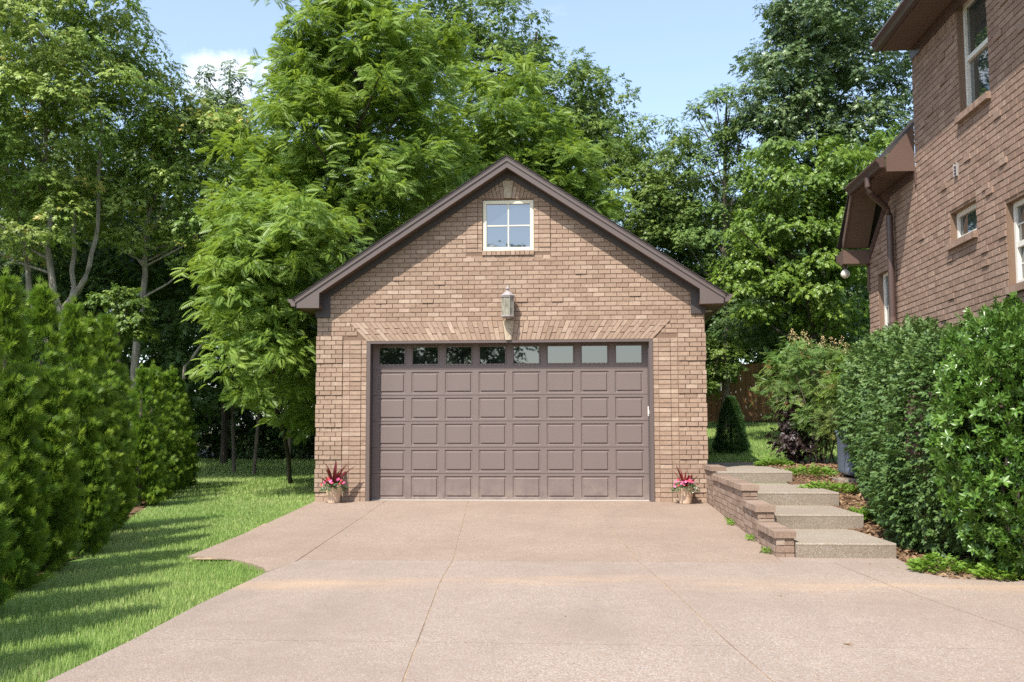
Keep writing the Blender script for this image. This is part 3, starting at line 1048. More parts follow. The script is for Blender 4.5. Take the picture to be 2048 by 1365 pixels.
pm = ring_panel(PW, .388, [(0, 0), (.010, .013), (.030, .015), (.046, -.003), (.050, -.003)]).mesh('raised_panel', M['door'])
for k in range(5):
    for p in px:
        o = bpy.data.objects.new('raised_panel', pm)
        o.location = (p, DY, rows[k][0] + .036)
        link(o, gdoor)
wm = ring_panel(PW, .355, [(0, 0), (.003, -.012), (.018, -.012), (.026, .010), (.0265, .014)])
wm.f = wm.f[:-1]
wfm = wm.mesh('window_frame', M['door'])
gm = MB().add([(.02, .013, .02), (PW - .02, .013, .02), (PW - .02, .013, .335), (.02, .013, .335)], [(0, 1, 2, 3)]).mesh('window_pane', M['door_glass'])
clipm = MB()
for i in range(6):
    clipm.box(.045 + i * .08, .057 + i * .08, -.016, -.0125, .004, .012)
clm = clipm.mesh('frame_screw', M['strip'])
for p in px:
    for me, nm in ((wfm, 'window_frame'), (gm, 'window_pane'), (clm, 'frame_screw')):
        o = bpy.data.objects.new(nm, me)
        o.location = (p, DY, rows[5][0] + .075)
        link(o, gdoor)
MB().box(-2.495, 2.495, DY - .03, DY + .03, -.02, .012).build('threshold_strip', M['strip'], garage)
MB().box(2.478, 2.494, .053, DY - .004, 0, 2.82).build('weather_seal', M['jamb'], garage)
kp = MB().box(2.462, 2.494, .055, .085, 1.50, 1.67); kp.box(2.468, 2.488, .048, .054, 1.53, 1.60)
kp.build('keypad', M['white'], garage)
# gable window
win = MB()
x0, x1, z0, z1 = -.458, .458, 4.485, 5.405
ft = .062
win.box(x0, x1, .02, .09, z0, z0 + ft); win.box(x0, x1, .02, .09, z1 - ft, z1)
win.box(x0, x0 + ft, .021, .089, z0 + ft, z1 - ft); win.box(x1 - ft, x1, .021, .089, z0 + ft, z1 - ft)
gwin = win.build('window', M['cream'], garage)
zm = (z0 + z1) / 2
mu = MB().box(-.011, .011, .045, .075, z0 + ft, z1 - ft); mu.box(x0 + ft, -.012, .046, .074, zm - .011, zm + .011); mu.box(.012, x1 - ft, .046, .074, zm - .011, zm + .011)
mu.build('muntin', M['cream'], gwin)
for (a, b) in ((x0 + ft, -.011), (.011, x1 - ft)):
    for (c, d) in ((z0 + ft, zm - .011), (zm + .011, z1 - ft)):
        MB().add([(a, .06, c), (b, .06, c), (b, .06, d), (a, .06, d)], [(0, 1, 2, 3)]).build('pane', M['gable_glass'], gwin)
MB().box(-2.2, 2.2, .9, .92, 0, 3.3).build('interior_shade_sheet', M['black'], garage)  # black sheet stands in for the unlit inside of the garage

# ------------------------------------------------------------------ wall lantern
lan = empty('wall_lantern', (0, -.16, 3.25), label='weathered eight-sided wall lantern above the garage door keystone', cat='lamp')
LC = (0, 0, 0)


def lpart(name, prof, m, sides=8, smooth=False):
    MB().lathe(prof, LC, sides).build(name, m, lan, smooth)


lpart('lamp_base', [(.05, -.02), (.112, .0), (.124, .012), (.124, .03), (.115, .036)], M['lamp_metal'])
lpart('glass', [(.108, .037), (.108, .35)], M['lamp_glass'])
lpart('cap', [(.118, .352), (.124, .36), (.124, .375), (.132, .38), (.132, .393), (.10, .415), (.065, .45), (.032, .47), (.022, .49), (.022, .5)], M['lamp_metal'])
lpart('finial', [(.018, .50), (.016, .505), (.043, .512), (.040, .522), (.02, .545), (.010, .56), (.012, .57), (.004, .585)], M['lamp_metal'], 12)
mb = MB()
for k in range(8):
    a = 2 * math.pi * (k + .5) / 8
    x, y = .110 * math.cos(a), .110 * math.sin(a)
    mb.tube([(x, y, .036), (x, y, .352)], .006, 6)
mb.build('glazing_bar', M['lamp_metal'], lan)
mb = MB().box(-.06, .06, .135, .152, .06, .32); mb.tube([(0, .14, .30), (0, .10, .33), (0, .05, .345)], .012, 8)
mb.build('wall_bracket', M['lamp_metal'], lan)

# ------------------------------------------------------------------ retaining wall and steps
rwall = empty('retaining_wall', (3.55, -3.4, 0), label='low stepped brick retaining wall beside the pebble steps', cat='wall')
rwall.location = (0, 0, 0)
tiers = [(-6.60, -5.42, .134), (-5.42, -4.22, .327), (-4.22, -.98, .517), (-.98, .0, .645)]
xl, xr = 3.455, 3.655
core = MB()
for (a, b, zt) in tiers:
    core.box(xl + .008, xr - .008, a + .008, b + (.006 if b < 0 else 0), -.45, zt - .08)
core.build('core', M['mortar'], rwall)
rb = Bricks((xl + .008, 0, 0), (0, 1, 0), (0, 0, 1), (-1, 0, 0))
for ti, (a, b, zt) in enumerate(tiers):
    lo = -.40 if ti == 0 else -.40
    base = zt - .078
    n = int((base + .40) / .0813)
    v0 = base - n * .0813
    for k in range(n):
        va, vb = v0 + k * .0813, v0 + (k + 1) * .0813 - .010
        if vb < (zdrive(a) if a > -7 else -.16) - .02: continue
        off = (.106 if k % 2 else 0)
        u = -6.60 + off - .2125
        while u < b:
            p, q_ = max(u, a), min(u + .2125, b)
            if q_ - p > .035:
                rb.rect(p + .004, q_ - .004, va, vb, .008 + random.uniform(-.002, .003), .03, 0)
            u += .2125
    # end face bricks and caps
rb.flush(M['wall_brick'], rwall, 300)
eb = Bricks((0, 0, 0), (1, 0, 0), (0, 0, 1), (0, -1, 0))
for ti, (a, b, zt) in enumerate(tiers):
    eb.O = Vector((0, a + .008, 0)); eb.items = []; eb.cache = {}
    zlow = (-.17 if ti == 0 else tiers[ti - 1][2] + .002)
    k = 0
    vb = zt - .080
    while vb > zlow + .02:
        va = max(vb - .0715, zlow)
        cuts = [xl, xl + .098, xr] if k % 2 == 0 else [xl, xr]
        for p, q_ in zip(cuts[:-1], cuts[1:]):
            eb.rect(p + .002, q_ - .003, va, vb, .008 + random.uniform(-.002, .002), .02, 0)
        vb = va - .010; k += 1
    eb.flush(M['wall_brick'], rwall)
    nb = int(round((b - a) / .0765))
    w = (b - a) / nb
    for i in range(nb):
        y0 = a - .022 + i * w
        if ti == len(tiers) - 1 and i == nb - 1: w_ = w - .002
        dx = random.uniform(-.004, .004); dz = random.uniform(-.003, .003)
        MB().extrude([(xl - .030 + dx, y0 + .003, zt - .075), (xl - .030 + dx, y0 + w - .004, zt - .075), (xl - .028 + dx, y0 + w - .004, zt + dz), (xl - .028 + dx, y0 + .003, zt + dz)][:4], (.242, 0, 0)).build('cap_brick', M['wall_brick'], rwall)
steps = empty('garden_steps', (0, 0, 0), label='four broad pebble concrete steps rising beside the garage', cat='steps')
sd = [(-6.66, -5.05, -.3, .013, 3.66, 4.735, -.09), (-5.10, -3.56, -.1, .198, 3.66, 4.80, -.05), (-3.62, -1.2, .0, .384, 3.66, 4.86, -.02), (-1.26, 2.4, .2, .574, 3.50, 4.69, .30)]
for i, (ya, yb, zb, zt, xa, xb, sk) in enumerate(sd):
    e = .012
    nose = [(ya + .03, zb), (ya + .004, zt - .035), (ya, zt - .015), (ya + .014, zt), (yb, zt + .004), (yb, zb)]
    xr2 = xb + sk
    mb = MB()
    NP = len(nose)
    v = [(xa, y, zz) for y, zz in nose] + [((xb if j < 4 else xr2), y + (.0), zz) for j, (y, zz) in enumerate(nose)]
    f = [tuple(range(NP)), tuple(range(2 * NP - 1, NP - 1, -1))] + [(j, j + NP, (j + 1) % NP + NP, (j + 1) % NP) for j in range(NP)]
    mb.add(v, f).build('step', M['step'], steps)
# path leading on from the top step
pth = MB().extrude([(3.52, 2.41, .576), (5.0, 2.41, .576), (6.6, 3.3, .60), (6.6, 4.0, .62), (4.9, 2.95, .60), (3.52, 2.8, .59)], (0, 0, -.12))
tag(pth.build('path', M['step']), kind='structure')

# mulch under the shrubs, up to the house, and under the hedge


def sheet(name, m, poly, res=.18, dz=-.008, amp=.012):
    xs = [p[0] for p in poly]; ys = [p[1] for p in poly]
    X, Y = np.meshgrid(np.arange(min(xs) - res, max(xs) + res, res), np.arange(min(ys) - res, max(ys) + res, res))
    Z = ground_z(X, Y) + dz + amp * np.sin(X * 5.1 + 1.3 * Y) * np.cos(Y * 4.3)
    ids = np.arange(X.size).reshape(X.shape)
    q = np.stack([ids[:-1, :-1], ids[:-1, 1:], ids[1:, 1:], ids[1:, :-1]], -1).reshape(-1, 4)
    V = np.stack([X, Y, Z], -1).reshape(-1, 3)
    c = V[q].mean(1)
    q = q[in_poly(c[:, 0], c[:, 1], poly)]
    tri = np.concatenate([q[:, [0, 1, 2]], q[:, [0, 2, 3]]])
    return tag(link(bpy.data.objects.new(name, np_mesh(name, V, tri, np.zeros(len(V)), m))), kind='structure')


sheet('mulch_bed', M['mulch'], [(4.6, -6.6), (4.66, -7.3), (4.68, -7.8), (4.82, -8.14), (5.5, -8.24), (6.14, -8.24), (6.14, -.6), (8, -.6), (8, 2.6), (6.3, 2.9), (5.0, 2.3), (4.62, -1.2), (4.72, -3.6), (4.65, -5.1)], .12)
HEDGE = [(-2.9, -14.0), (-3.3, -11.6), (-3.55, -10.6), (-3.95, -9.2), (-4.45, -7.2), (-5.2, -4.7), (-5.75, -2.9), (-6.7, .6), (-7.7, 4.4)]
hl = [(x - .75, y) for x, y in HEDGE]; hr = [(x + .10, y) for x, y in HEDGE]
sheet('hedge_bed', M['mulch'], hl + hr[::-1], .15)


# ------------------------------------------------------------------ the brick house on the right
HX = 6.1
house = empty('brick_house', (0, 0, 0), label='two-storey brown brick house with brown gutters behind the shrubs', cat='house')
YF, YU, YN = -.9, -3.5, -12.4
hb = Bricks((HX, 0, 0), (0, 1, 0), (0, 0, 1), (-1, 0, 0))
wins = dict(upper=(-6.24, -5.30, 5.19, 6.60), small=(-5.68, -4.80, 3.66, 4.03), right=(-7.6, -6.55, 2.85, 3.78), far=(-2.28, -1.45, 1.75, 3.75))
holes = list(wins.values()) + [(-5.16, -5.05, 4.45, 4.62)]
hw = MB()
backing(hw, hb, YN, YF, -.4, 4.2, [h for h in holes if h[3] < 4.2], .13)
backing(hw, hb, YN, YU, 4.2, 6.75, [h for h in holes if h[2] > 4.2], .13)
LCL = [(-.6, 0), ]
hclip = (.587, 1.0, 4.19 + .587 * YF)          # sloped top of the low wing
hw.add([hb.world(*p, 0) for p in ((YU, 4.2), (YF, 4.2), (-2.28, 5.0), (YU, 5.0))], [(0, 1, 2, 3)])
hw.box(HX + .005, HX + 8, YF - .12, YF, -.4, 4.19)
hw.box(HX + .005, HX + 8, YN, YN + .12, -.4, 6.75)
hw.box(HX + .005, HX + 8, YU - .12, YU, 4.2, 6.75)
hwall = hw.build('wall', M['mortar'], house)
HC, HL = .0813, .2125


def ex_of(h, pad=.004):
    return lambda v: [(h[0] - pad, h[1] + pad)] if h[2] - .01 < v < h[3] + .01 else []


exs = [ex_of(h) for h in holes]
deep = [e for h in holes for e in (h[0], h[1])]
hb.clips = [(1.0, 0.0, YU + 1000)]
v0 = -.1
hb.rows(YN, YF, .9 - .9 % HC, 4.18, HC, HL, exs, deep=deep, proudp=.028)
n42 = (.9 - .9 % HC) + round((4.18 - (.9 - .9 % HC)) / HC) * HC
hb.clips = [(.587, 1.0, 4.19 + .587 * YF)]
hb.rows(YU, YF, n42, 5.0, HC, HL, exs, deep=deep)
hb.clips = []
top = n42 + round((6.46 - n42) / HC) * HC
hb.rows(YN, YU, n42, top, HC, HL, exs, deep=deep, proudp=.03, odd=1)
u = YN
while u < YU - .05:
    if not (-6.24 - .08 < u < -5.30):
        hb.rect(u + .004, min(u + HC - .006, YU), top, top + .20, None, .03, 0)
    u += HC


def hkey(i):
    poly = hb.items[i][0]
    cu = sum(p[0] for p in poly) / len(poly); cv = sum(p[1] for p in poly) / len(poly)
    vis = (cu > -8.2 and cv > 2.5 and (cv > 2.9 or cu > -6.5))
    # what the shrubs and the frame hide goes last; the rest by distance to where the photographer stood
    px_ = 1024 + 2065 * ((HX - 1.358) * .9975 + (cu + 18.35) * .0703) / ((cu + 18.35) * .9975 - (HX - 1.358) * .0703)
    return (0 if (vis and px_ < 2060) else 1, cu)


hb.flush(M['house_brick'], hwall, 300, key=hkey)


def house_window(h, rail=None, m=M['white'], sill=True, vm=True):
    a, b, c, d = h
    fw_ = .055
    x0, x1 = HX + .075, HX + .14
    mb = MB()
    mb.box(x0, x1, a, b, c, c + fw_); mb.box(x0, x1, a, b, d - fw_, d)
    mb.box(x0 + .001, x1 - .001, a, a + fw_, c + fw_, d - fw_); mb.box(x0 + .001, x1 - .001, b - fw_, b, c + fw_, d - fw_)
    w = mb.build('window', m, house)
    panes = [(c + fw_, d - fw_)]
    if rail:
        MB().box(x0 + .004, x1 - .004, a + fw_, b - fw_, rail - .03, rail + .03).build('meeting_rail', m, w)
        panes = [(c + fw_, rail - .03), (rail + .03, d - fw_)]
    for i, (p, q_) in enumerate(panes):
        xg = x0 + .03 + (.015 if i == 0 and rail else 0)
        MB().add([(xg, a + fw_, p), (xg, b - fw_, p), (xg, b - fw_, q_), (xg, a + fw_, q_)], [(3, 2, 1, 0)]).build('pane', M['house_glass'], w)
        if vm and rail:
            ym = (a + b) / 2; zz = (p + q_) / 2
            g_ = MB().box(xg - .006, xg - .002, ym - .007, ym + .007, p, q_)
            g_.box(xg - .006, xg - .002, a + fw_, ym - .008, zz - .007, zz + .007); g_.box(xg - .006, xg - .002, ym + .008, b - fw_, zz - .007, zz + .007)
            g_.build('muntin', m, w)
    if sill:
        n = max(6, int((b - a + .12) / .085)); wd = (b - a + .10) / n
        for i in range(n):
            y0 = a - .05 + i * wd
            MB().extrude([(HX - .065, y0 + .003, c - .105), (HX - .065, y0 + .003, c - .025), (HX + .07, y0 + .003, c - .003), (HX + .07, y0 + .003, c - .105)], (0, wd - .005, 0)).build('sill_brick', M['house_brick'], w)


house_window(wins['upper'], 5.88, vm=False)
house_window(wins['small'])
house_window(wins['right'], 3.30)
house_window(wins['far'], 2.70)
# louvred vent
mb = MB()
for k in range(4):
    z_ = 4.455 + k * .042
    mb.extrude([(HX - .03, -5.15, z_), (HX - .03, -5.06, z_), (HX + .02, -5.06, z_ + .03), (HX + .02, -5.15, z_ + .03)], (0, 0, .005))
mb.box(HX - .035, HX + .05, -5.062, -5.052, 4.45, 4.62); mb.box(HX - .035, HX + .05, -5.160, -5.150, 4.45, 4.62)
mb.build('vent', M['lamp_metal'], house)
MB().box(HX + .06, HX + .08, -5.15, -5.06, 4.45, 4.62).build('vent_back', M['black'], house)


def eave(ya, yb, z, depth=.50, roof_to=3.0, pitch=.9, name_roof=True):
    """an eave along y with gutter, soffit planks, frieze"""
    xo = HX - depth
    n = int((yb - ya) / .11)
    for i in range(n):
        y0 = ya + i * (yb - ya) / n
        MB().box(xo + .02, HX - .03, y0, y0 + (yb - ya) / n - .004, z, z + .012).build('soffit_plank', M['soffit'], house)
    MB().box(xo + .001, HX - .002, ya, yb, z + .014, z + .02).build('soffit_deck', M['frieze'], house)
    MB().box(HX - .028, HX - .012, ya, yb - .001, z - .16, z - .001).build('frieze_board', M['gutter'], house)
    MB().box(xo, xo + .018, ya, yb, z - .02, z + .17).build('fascia', M['house_trim'], house)
    g = [(xo - .003, z + .0), (xo - .075, z + .0), (xo - .09, z + .055), (xo - .13, z + .10), (xo - .13, z + .13), (xo - .003, z + .13)]
    MB().extrude([(x, ya - .03, z_) for x, z_ in g], (0, yb - ya + .06, 0)).build('gutter', M['gutter'], house)
    rf = MB()
    k = 0
    x = xo - .05
    while x < HX + roof_to:
        x2 = x + .11
        za, zb = z + .15 + (x - xo) * pitch, z + .15 + (x2 - xo) * pitch
        yy = ya - .02
        while yy < yb + .02:
            y2 = min(yy + random.uniform(.18, .34), yb + .02)
            rf.extrude([(x, yy, za + .012), (x2 + .02, yy, zb + .004 + .02 * pitch), (x2 + .02, yy, zb - .006 + .02 * pitch), (x, yy, za)], (0, y2 - yy - .004, 0), random.random())
            yy = y2
        x = x2
    return rf.build('roof', M['shingle'], house)


eave(YN, YU, 6.70, .44, 2.2, .66)
eave(YU + .02, -1.74, 4.99, .43, 1.6, 1.1)
# closing board at the near end of the low roof
MB().extrude([(HX - .41, YU + .015, 4.93), (HX - .012, YU + .015, 4.93), (HX - .012, YU + .015, 5.60), (HX - .41, YU + .015, 5.15)], (0, -.02, 0)).build('end_board', M['house_trim'], house)
MB().box(HX - .03, HX - .012, YU - .05, YU + .0, 4.72, 4.925).build('corner_trim', M['house_trim'], house)
# the rake that drops to the back, its soffit and boxed return
ra, rbm = Vector((HX - .45, -1.74, 5.02)), Vector((HX - .45, -1.04, 4.22))
mb = MB().extrude([ra, ra + Vector((0, 0, .16)), rbm + Vector((0, 0, .16)), rbm], (.02, 0, 0))
mb.build('rake_board', M['house_trim'], house)
n = 9
for i in range(n):
    p = ra.lerp(rbm, i / n); q_ = ra.lerp(rbm, (i + .96) / n)
    MB().extrude([p + Vector((.022, 0, .03)), q_ + Vector((.022, 0, .03)), q_ + Vector((.022, 0, .045)), p + Vector((.022, 0, .045))], (.39, 0, 0)).build('soffit_plank', M['soffit'], house)
MB().extrude([(HX - .03, -2.3, 5.0), (HX - .03, -.9, 4.10), (HX - .03, -.9, 3.95), (HX - .03, -2.3, 4.85)], (.018, 0, 0)).build('rake_frieze', M['gutter'], house)
MB().box(HX - .45, HX - .012, -1.06, -.80, 3.99, 4.22).build('return_box', M['house_trim'], house)
g = [(-.795, 4.05), (-.72, 4.05), (-.68, 4.13), (-.67, 4.18), (-.795, 4.18)]
MB().extrude([(HX - .48, y, z_) for y, z_ in g], (2.0, 0, 0)).build('gutter', M['gutter'], house)
MB().box(HX - .03, HX - .010, -1.02, -.90, 3.55, 3.975).build('corner_board', M['house_trim'], house)
mb = MB().extrude([(HX - .47, -1.76, 5.18), (HX + 1.6, -1.76, 5.18), (HX + 1.6, -.74, 4.30), (HX - .47, -.74, 4.30)], (0, 0, .03))
mb.build('roof', M['shingle'], house)
# second eave at the right edge of the picture
g = [(5.15, 4.98), (5.075, 4.98), (5.06, 5.035), (5.02, 5.08), (5.02, 5.11), (5.15, 5.11)]
MB().extrude([(x, YN, z_) for x, z_ in g], (0, -YN - 9.72, 0)).build('gutter', M['gutter'], house)
MB().box(5.15, HX - .03, YN, -9.76, 4.97, 4.995).build('eave_soffit', M['soffit'], house)
MB().extrude([(5.08, YN, 5.115), (HX - .012, YN, 5.75), (HX - .012, YN, 5.0), (5.152, YN, 5.0)], (0, -YN - 9.78, 0)).build('porch_roof', M['shingle'], house)
# downspout
pts = [(5.60, -2.86, 4.99), (5.60, -2.86, 4.86), (5.62, -2.83, 4.79), (5.70, -2.76, 4.73), (5.87, -2.60, 4.66), (5.96, -2.52, 4.60), (6.01, -2.47, 4.50), (6.01, -2.47, 2.9), (6.01, -2.47, .5)]
MB().tube(pts, .05, 12).build('downspout', M['gutter'], house, True)
MB().tube([(6.01, -2.47, 2.86), (6.01, -2.47, 2.94)], .054, 12).build('spout_collar', M['house_trim'], house, True)
fl = empty('floodlight', (5.72, -.88, 3.97), label='round clear floodlight bulb under the boxed eave of the house', cat='lamp')
MB().lathe([(.03, 0), (.045, -.01), (.035, -.05)], (0, 0, .005), 12).build('fixture', M['gutter'], fl)
t = NT('clear_bulb'); t.set((.62, .58, .48), .12, .6)
MB().lathe([(.025, -.05), (.055, -.08), (.075, -.12), (.07, -.16), (.04, -.19), (.005, -.2)], (0, 0, 0), 16).build('bulb', t.m, fl, True)


# ------------------------------------------------------------------ plant builders
def plant(name, loc, label, cat, parts, group=None):
    """parts: (part name, mesh, stuff?)"""
    e = empty(name, loc, label=label, cat=cat, group=group)
    for pn, me, st in parts:
        o = bpy.data.objects.new(pn, me)
        o.matrix_local = Matrix.Translation(-Vector(loc)) if not st == 'local' else Matrix()
        link(o, e)
        if pn in ('crown', 'foliage', 'flower_head'): o['kind'] = 'stuff'
    return e


def trunk_mesh(path, r0, r1, m, branches=(), sides=9, seed=0):
    """branches: list of (point list, r0, r1)"""
    rr = random.Random(seed)
    mb = MB()

    def limb(pts, a, b, sd):
        P = [Vector(p) for p in pts]
        out = []
        for i in range(len(P) - 1):
            for k in range(4):
                s = k / 4
                q_ = P[i].lerp(P[i + 1], s)
                if out: q_ = q_ + Vector((rr.uniform(-1, 1), rr.uniform(-1, 1), 0)) * a * .35
                out.append(q_)
        out.append(P[-1])
        n = len(out)
        mb.tube(out, [a + (b - a) * (i / (n - 1)) for i in range(n)], sd)
    limb(path, r0, r1, sides)
    for pts, a, b in branches:
        limb(pts, a, b, 6)
    return mb.mesh('trunk', m)


def tree(name, label, lobes, leafm, barkm, base, seed, clump_r=.42, per=26, size=.30, tm=SPRIG, dens=2.0, droop=.45, nb=16, tr=.16, trunk_path=None, extra=(), inner=.25, lean=0):
    rng = np.random.default_rng(seed)
    (V, F, T), C = crown(lobes, rng, clump_r, per, tm, size, dens, droop, inner=inner)
    me = np_mesh('crown', V, F, T, leafm)
    bz = float(ground_z(base[0], base[1])) - .1
    cx = np.mean([l[0] for l in lobes]); cy = np.mean([l[1] for l in lobes])
    zt = max(l[2] for l in lobes)
    zlo = min(l[2] for l in lobes)
    path = trunk_path or [(base[0], base[1], bz), (base[0] * .7 + cx * .3, base[1] * .7 + cy * .3, bz + (zlo - bz) * .5), (cx, cy, zlo), (cx, cy, zt - .2)]
    br = list(extra)
    pick = rng.choice(len(C), min(nb, len(C)), replace=False)
    P = [Vector(p) for p in path]
    for i in pick:
        c = Vector(C[i])
        h = max(P[0].z + .8, c.z - rng.uniform(.6, 1.6))
        # the point of the trunk at that height
        a = P[-1]
        for k in range(len(P) - 1):
            if P[k].z <= h <= P[k + 1].z:
                a = P[k].lerp(P[k + 1], (h - P[k].z) / max(1e-3, P[k + 1].z - P[k].z)); break
        mid = a.lerp(c, .5) + Vector((0, 0, -.12))
        br.append(([a, mid, c], tr * .28, .012))
    tmesh = trunk_mesh(path, tr, .03, barkm, br, seed=seed)
    loc = (base[0], base[1], bz + .1)
    return plant(name, loc, label, 'tree', [('crown', me, 0), ('trunk', tmesh, 0)])


# left group -----------------------------------------------------------------
tree('forked_tree', 'tall olive-green tree with a pale forked trunk behind the tall hedge',
     [(-11.44, 4.09, 10.3, 2.6, 2.0), (-12.85, 4.16, 8.4, 2.0, 2.0), (-10.41, 4.36, 8.3, 2.1, 1.7), (-11.71, 4.45, 6.6, 2.1, 1.2), (-9.6, 4.29, 9.7, 1.15, 1.3), (-12.4, 4.0, 12.4, 2.2, 1.4), (-10.3, 4.1, 11.6, 1.3, 1.1)],
     M['leaf_left'], M['bark_pale'], (-10.72, 4.72), 21, 0.42, 54, 0.188, tm=SPRIG_FAR, dens=1.75, nb=22, tr=.115,
     trunk_path=[(-10.76, 4.72, -.1), (-10.74, 4.72, 3.7), (-11.05, 4.6, 5.2), (-11.1, 4.5, 7.0), (-11.3, 4.4, 10.5)],
     extra=[([(-10.74, 4.72, 4.05), (-10.15, 4.6, 4.75), (-9.9, 4.55, 6.0), (-9.85, 4.5, 8.5)], .085, .03),
            ([(-10.76, 4.75, 3.2), (-10.55, 4.8, 4.6), (-10.6, 4.8, 6.2), (-10.4, 4.7, 8.6)], .08, .03),
            ([(-10.9, 4.8, 2.9), (-11.7, 5.0, 4.5), (-12.0, 5.0, 6.3), (-12.3, 4.6, 8.0)], .10, .03)])
tree('rounded_tree', 'rounded olive tree between the forked tree and the feathery tree',
     [(-8.01, 5.58, 7.8, 1.33, 1.5), (-7.66, 5.73, 6.4, 1.2, 1.2), (-8.73, 5.46, 8.64, 1.09, 1.2), (-9.11, 5.62, 6.6, 1.3, 1.1), (-7.5, 5.6, 8.6, .8, .7)],
     M['leaf_left'], M['bark_pale'], (-9.3, 5.9), 22, 0.42, 54, 0.178, tm=SPRIG_FAR, dens=2.2, nb=18, tr=.11,
     trunk_path=[(-9.45, 5.8, 0), (-9.40, 5.75, 3.6), (-9.25, 5.7, 5.0), (-9.2, 5.62, 6.4), (-8.4, 5.6, 8.6)],
     extra=[([(-8.54, 6.1, 1.7), (-8.3, 6.0, 2.8), (-7.6, 6.0, 3.7)], .06, .02)])
tree('understory_tree', 'dark understory tree in the shade below the left crowns, with an added shade canopy',
     [(-13.1, 7.46, 5.2, 2.09, 1.4), (-10.88, 7.61, 5.0, 1.57, 1.4), (-9.05, 7.77, 4.6, 1.44, 1.5), (-11.5, 8.2, 3.0, 1.9, 1.2), (-8.6, 8.4, 2.9, 1.4, 1.1), (-14.2, 7.5, 4.6, 1.6, 1.6), (-13.6, 7.8, 2.8, 1.7, 1.3), (-12.2, 8.0, 6.4, 1.5, 1.0), (-9.8, 8.0, 6.3, 1.5, 1.0), (-10.6, 10.8, 6.2, 1.9, .9), (-7.9, 11.2, 6.3, 1.8, .9), (-5.4, 11.2, 6.0, 1.7, .9), (-13, 10.8, 6.6, 1.8, .9), (-6.6, 8.6, 5.4, 1.4, .8), (-9.2, 13.4, 4.2, 2.0, 1.4), (-6.4, 13.6, 4.0, 1.9, 1.4)],  # high rear lobes are an added, mostly hidden canopy shading the wood's edge
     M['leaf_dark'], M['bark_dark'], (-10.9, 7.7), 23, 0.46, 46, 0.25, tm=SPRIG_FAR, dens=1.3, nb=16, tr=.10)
tree('oak_tree', 'dark scraggly treetop standing against the cloud',
     [(-10.38, 14.06, 12.4, .82, .9), (-10.06, 14.16, 11.5, .8, .8), (-10.7, 14.1, 11.2, .8, .9), (-10.1, 14.1, 10.0, 1.4, 1.2)],
     M['leaf_dark'], M['bark_dark'], (-10.2, 14.2), 24, 0.3, 43, 0.142, tm=SPRIG_FAR, dens=1.8, nb=14, tr=.12)
tree('sprig_sapling', 'small light-leaved sapling rising above the short hedge',
     [(-8.51, 2.85, 4.0, .48, .33), (-8.3, 2.9, 3.5, .4, .3), (-8.75, 2.8, 3.3, .35, .3)], M['leaf_mid'], M['bark_mid'], (-8.5, 2.9), 25, 0.22, 49, 0.142, dens=1.6, nb=6, tr=.04)
# the feathery compound-leaved trees ---------------------------------------------
tree('feathery_tree', 'tall bright green tree with feathery compound leaves left of the gable',
     [(-3.8, 3.9, 9.3, 1.6, 1.6), (-4.46, 3.8, 10.6, .95, .9), (-2.69, 4.0, 9.5, 1.3, 1.3), (-4.71, 4.0, 7.5, 1.5, 1.3), (-3.15, 4.2, 7.2, 1.8, 1.4), (-5.39, 4.0, 6.05, 1.2, 1.2), (-1.71, 8.0, 7.6, 1.5, 1.5), (-3.4, 4.0, 11.2, .9, .8), (-5.0, 3.9, 9.2, .7, .7)],
     M['leaf_walnut'], M['bark_dark'], (-4.3, 4.2), 31, 0.42, 54, 0.285, tm=FROND, dens=2.1, droop=.18, nb=26, tr=.15, inner=.3,
     trunk_path=[(-4.4, 4.3, -.1), (-4.2, 4.2, 3.5), (-3.9, 4.1, 6.0), (-3.9, 4.0, 8.0), (-3.5, 3.9, 10.8)])
tree('low_feathery_tree', 'lower feathery tree sweeping down beside the garage wall',
     [(-4.9, 1.3, 4.17, 1.0, .95), (-4.3, 1.3, 4.94, 1.0, .85), (-5.4, 1.2, 4.17, .68, .68), (-4.95, 1.5, 2.63, .9, .85), (-4.4, 2.4, 5.5, .97, .77), (-5.6, 1.6, 5.3, .8, .6), (-4.5, 1.6, 3.3, .6, .7), (-4.6, 3.4, 1.9, .7, .6), (-6.0, 4.4, 3.6, .9, .9), (-5.2, 5.0, 2.4, 1.0, .8)],
     M['leaf_walnut'], M['bark_dark'], (-5.4, 5.2), 32, 0.38, 50, 0.265, tm=FROND, dens=2.1, droop=.3, nb=16, tr=.055, inner=.25)
tree('gable_feathery_tree', 'feathery tree reaching over the right slope of the garage roof',
     [(.59, 8.0, 7.9, 1.3, .85), (-.33, 8.0, 8.7, 1.2, 1.1), (-1.02, 7.9, 9.5, 1.4, 1.3), (1.5, 8.0, 7.3, .85, .75), (-.2, 8.2, 6.9, 1.4, 1.0)],
     M['leaf_walnut'], M['bark_dark'], (-.3, 9.2), 33, 0.42, 48, 0.285, tm=FROND, dens=2.1, droop=.2, nb=16, tr=.12)
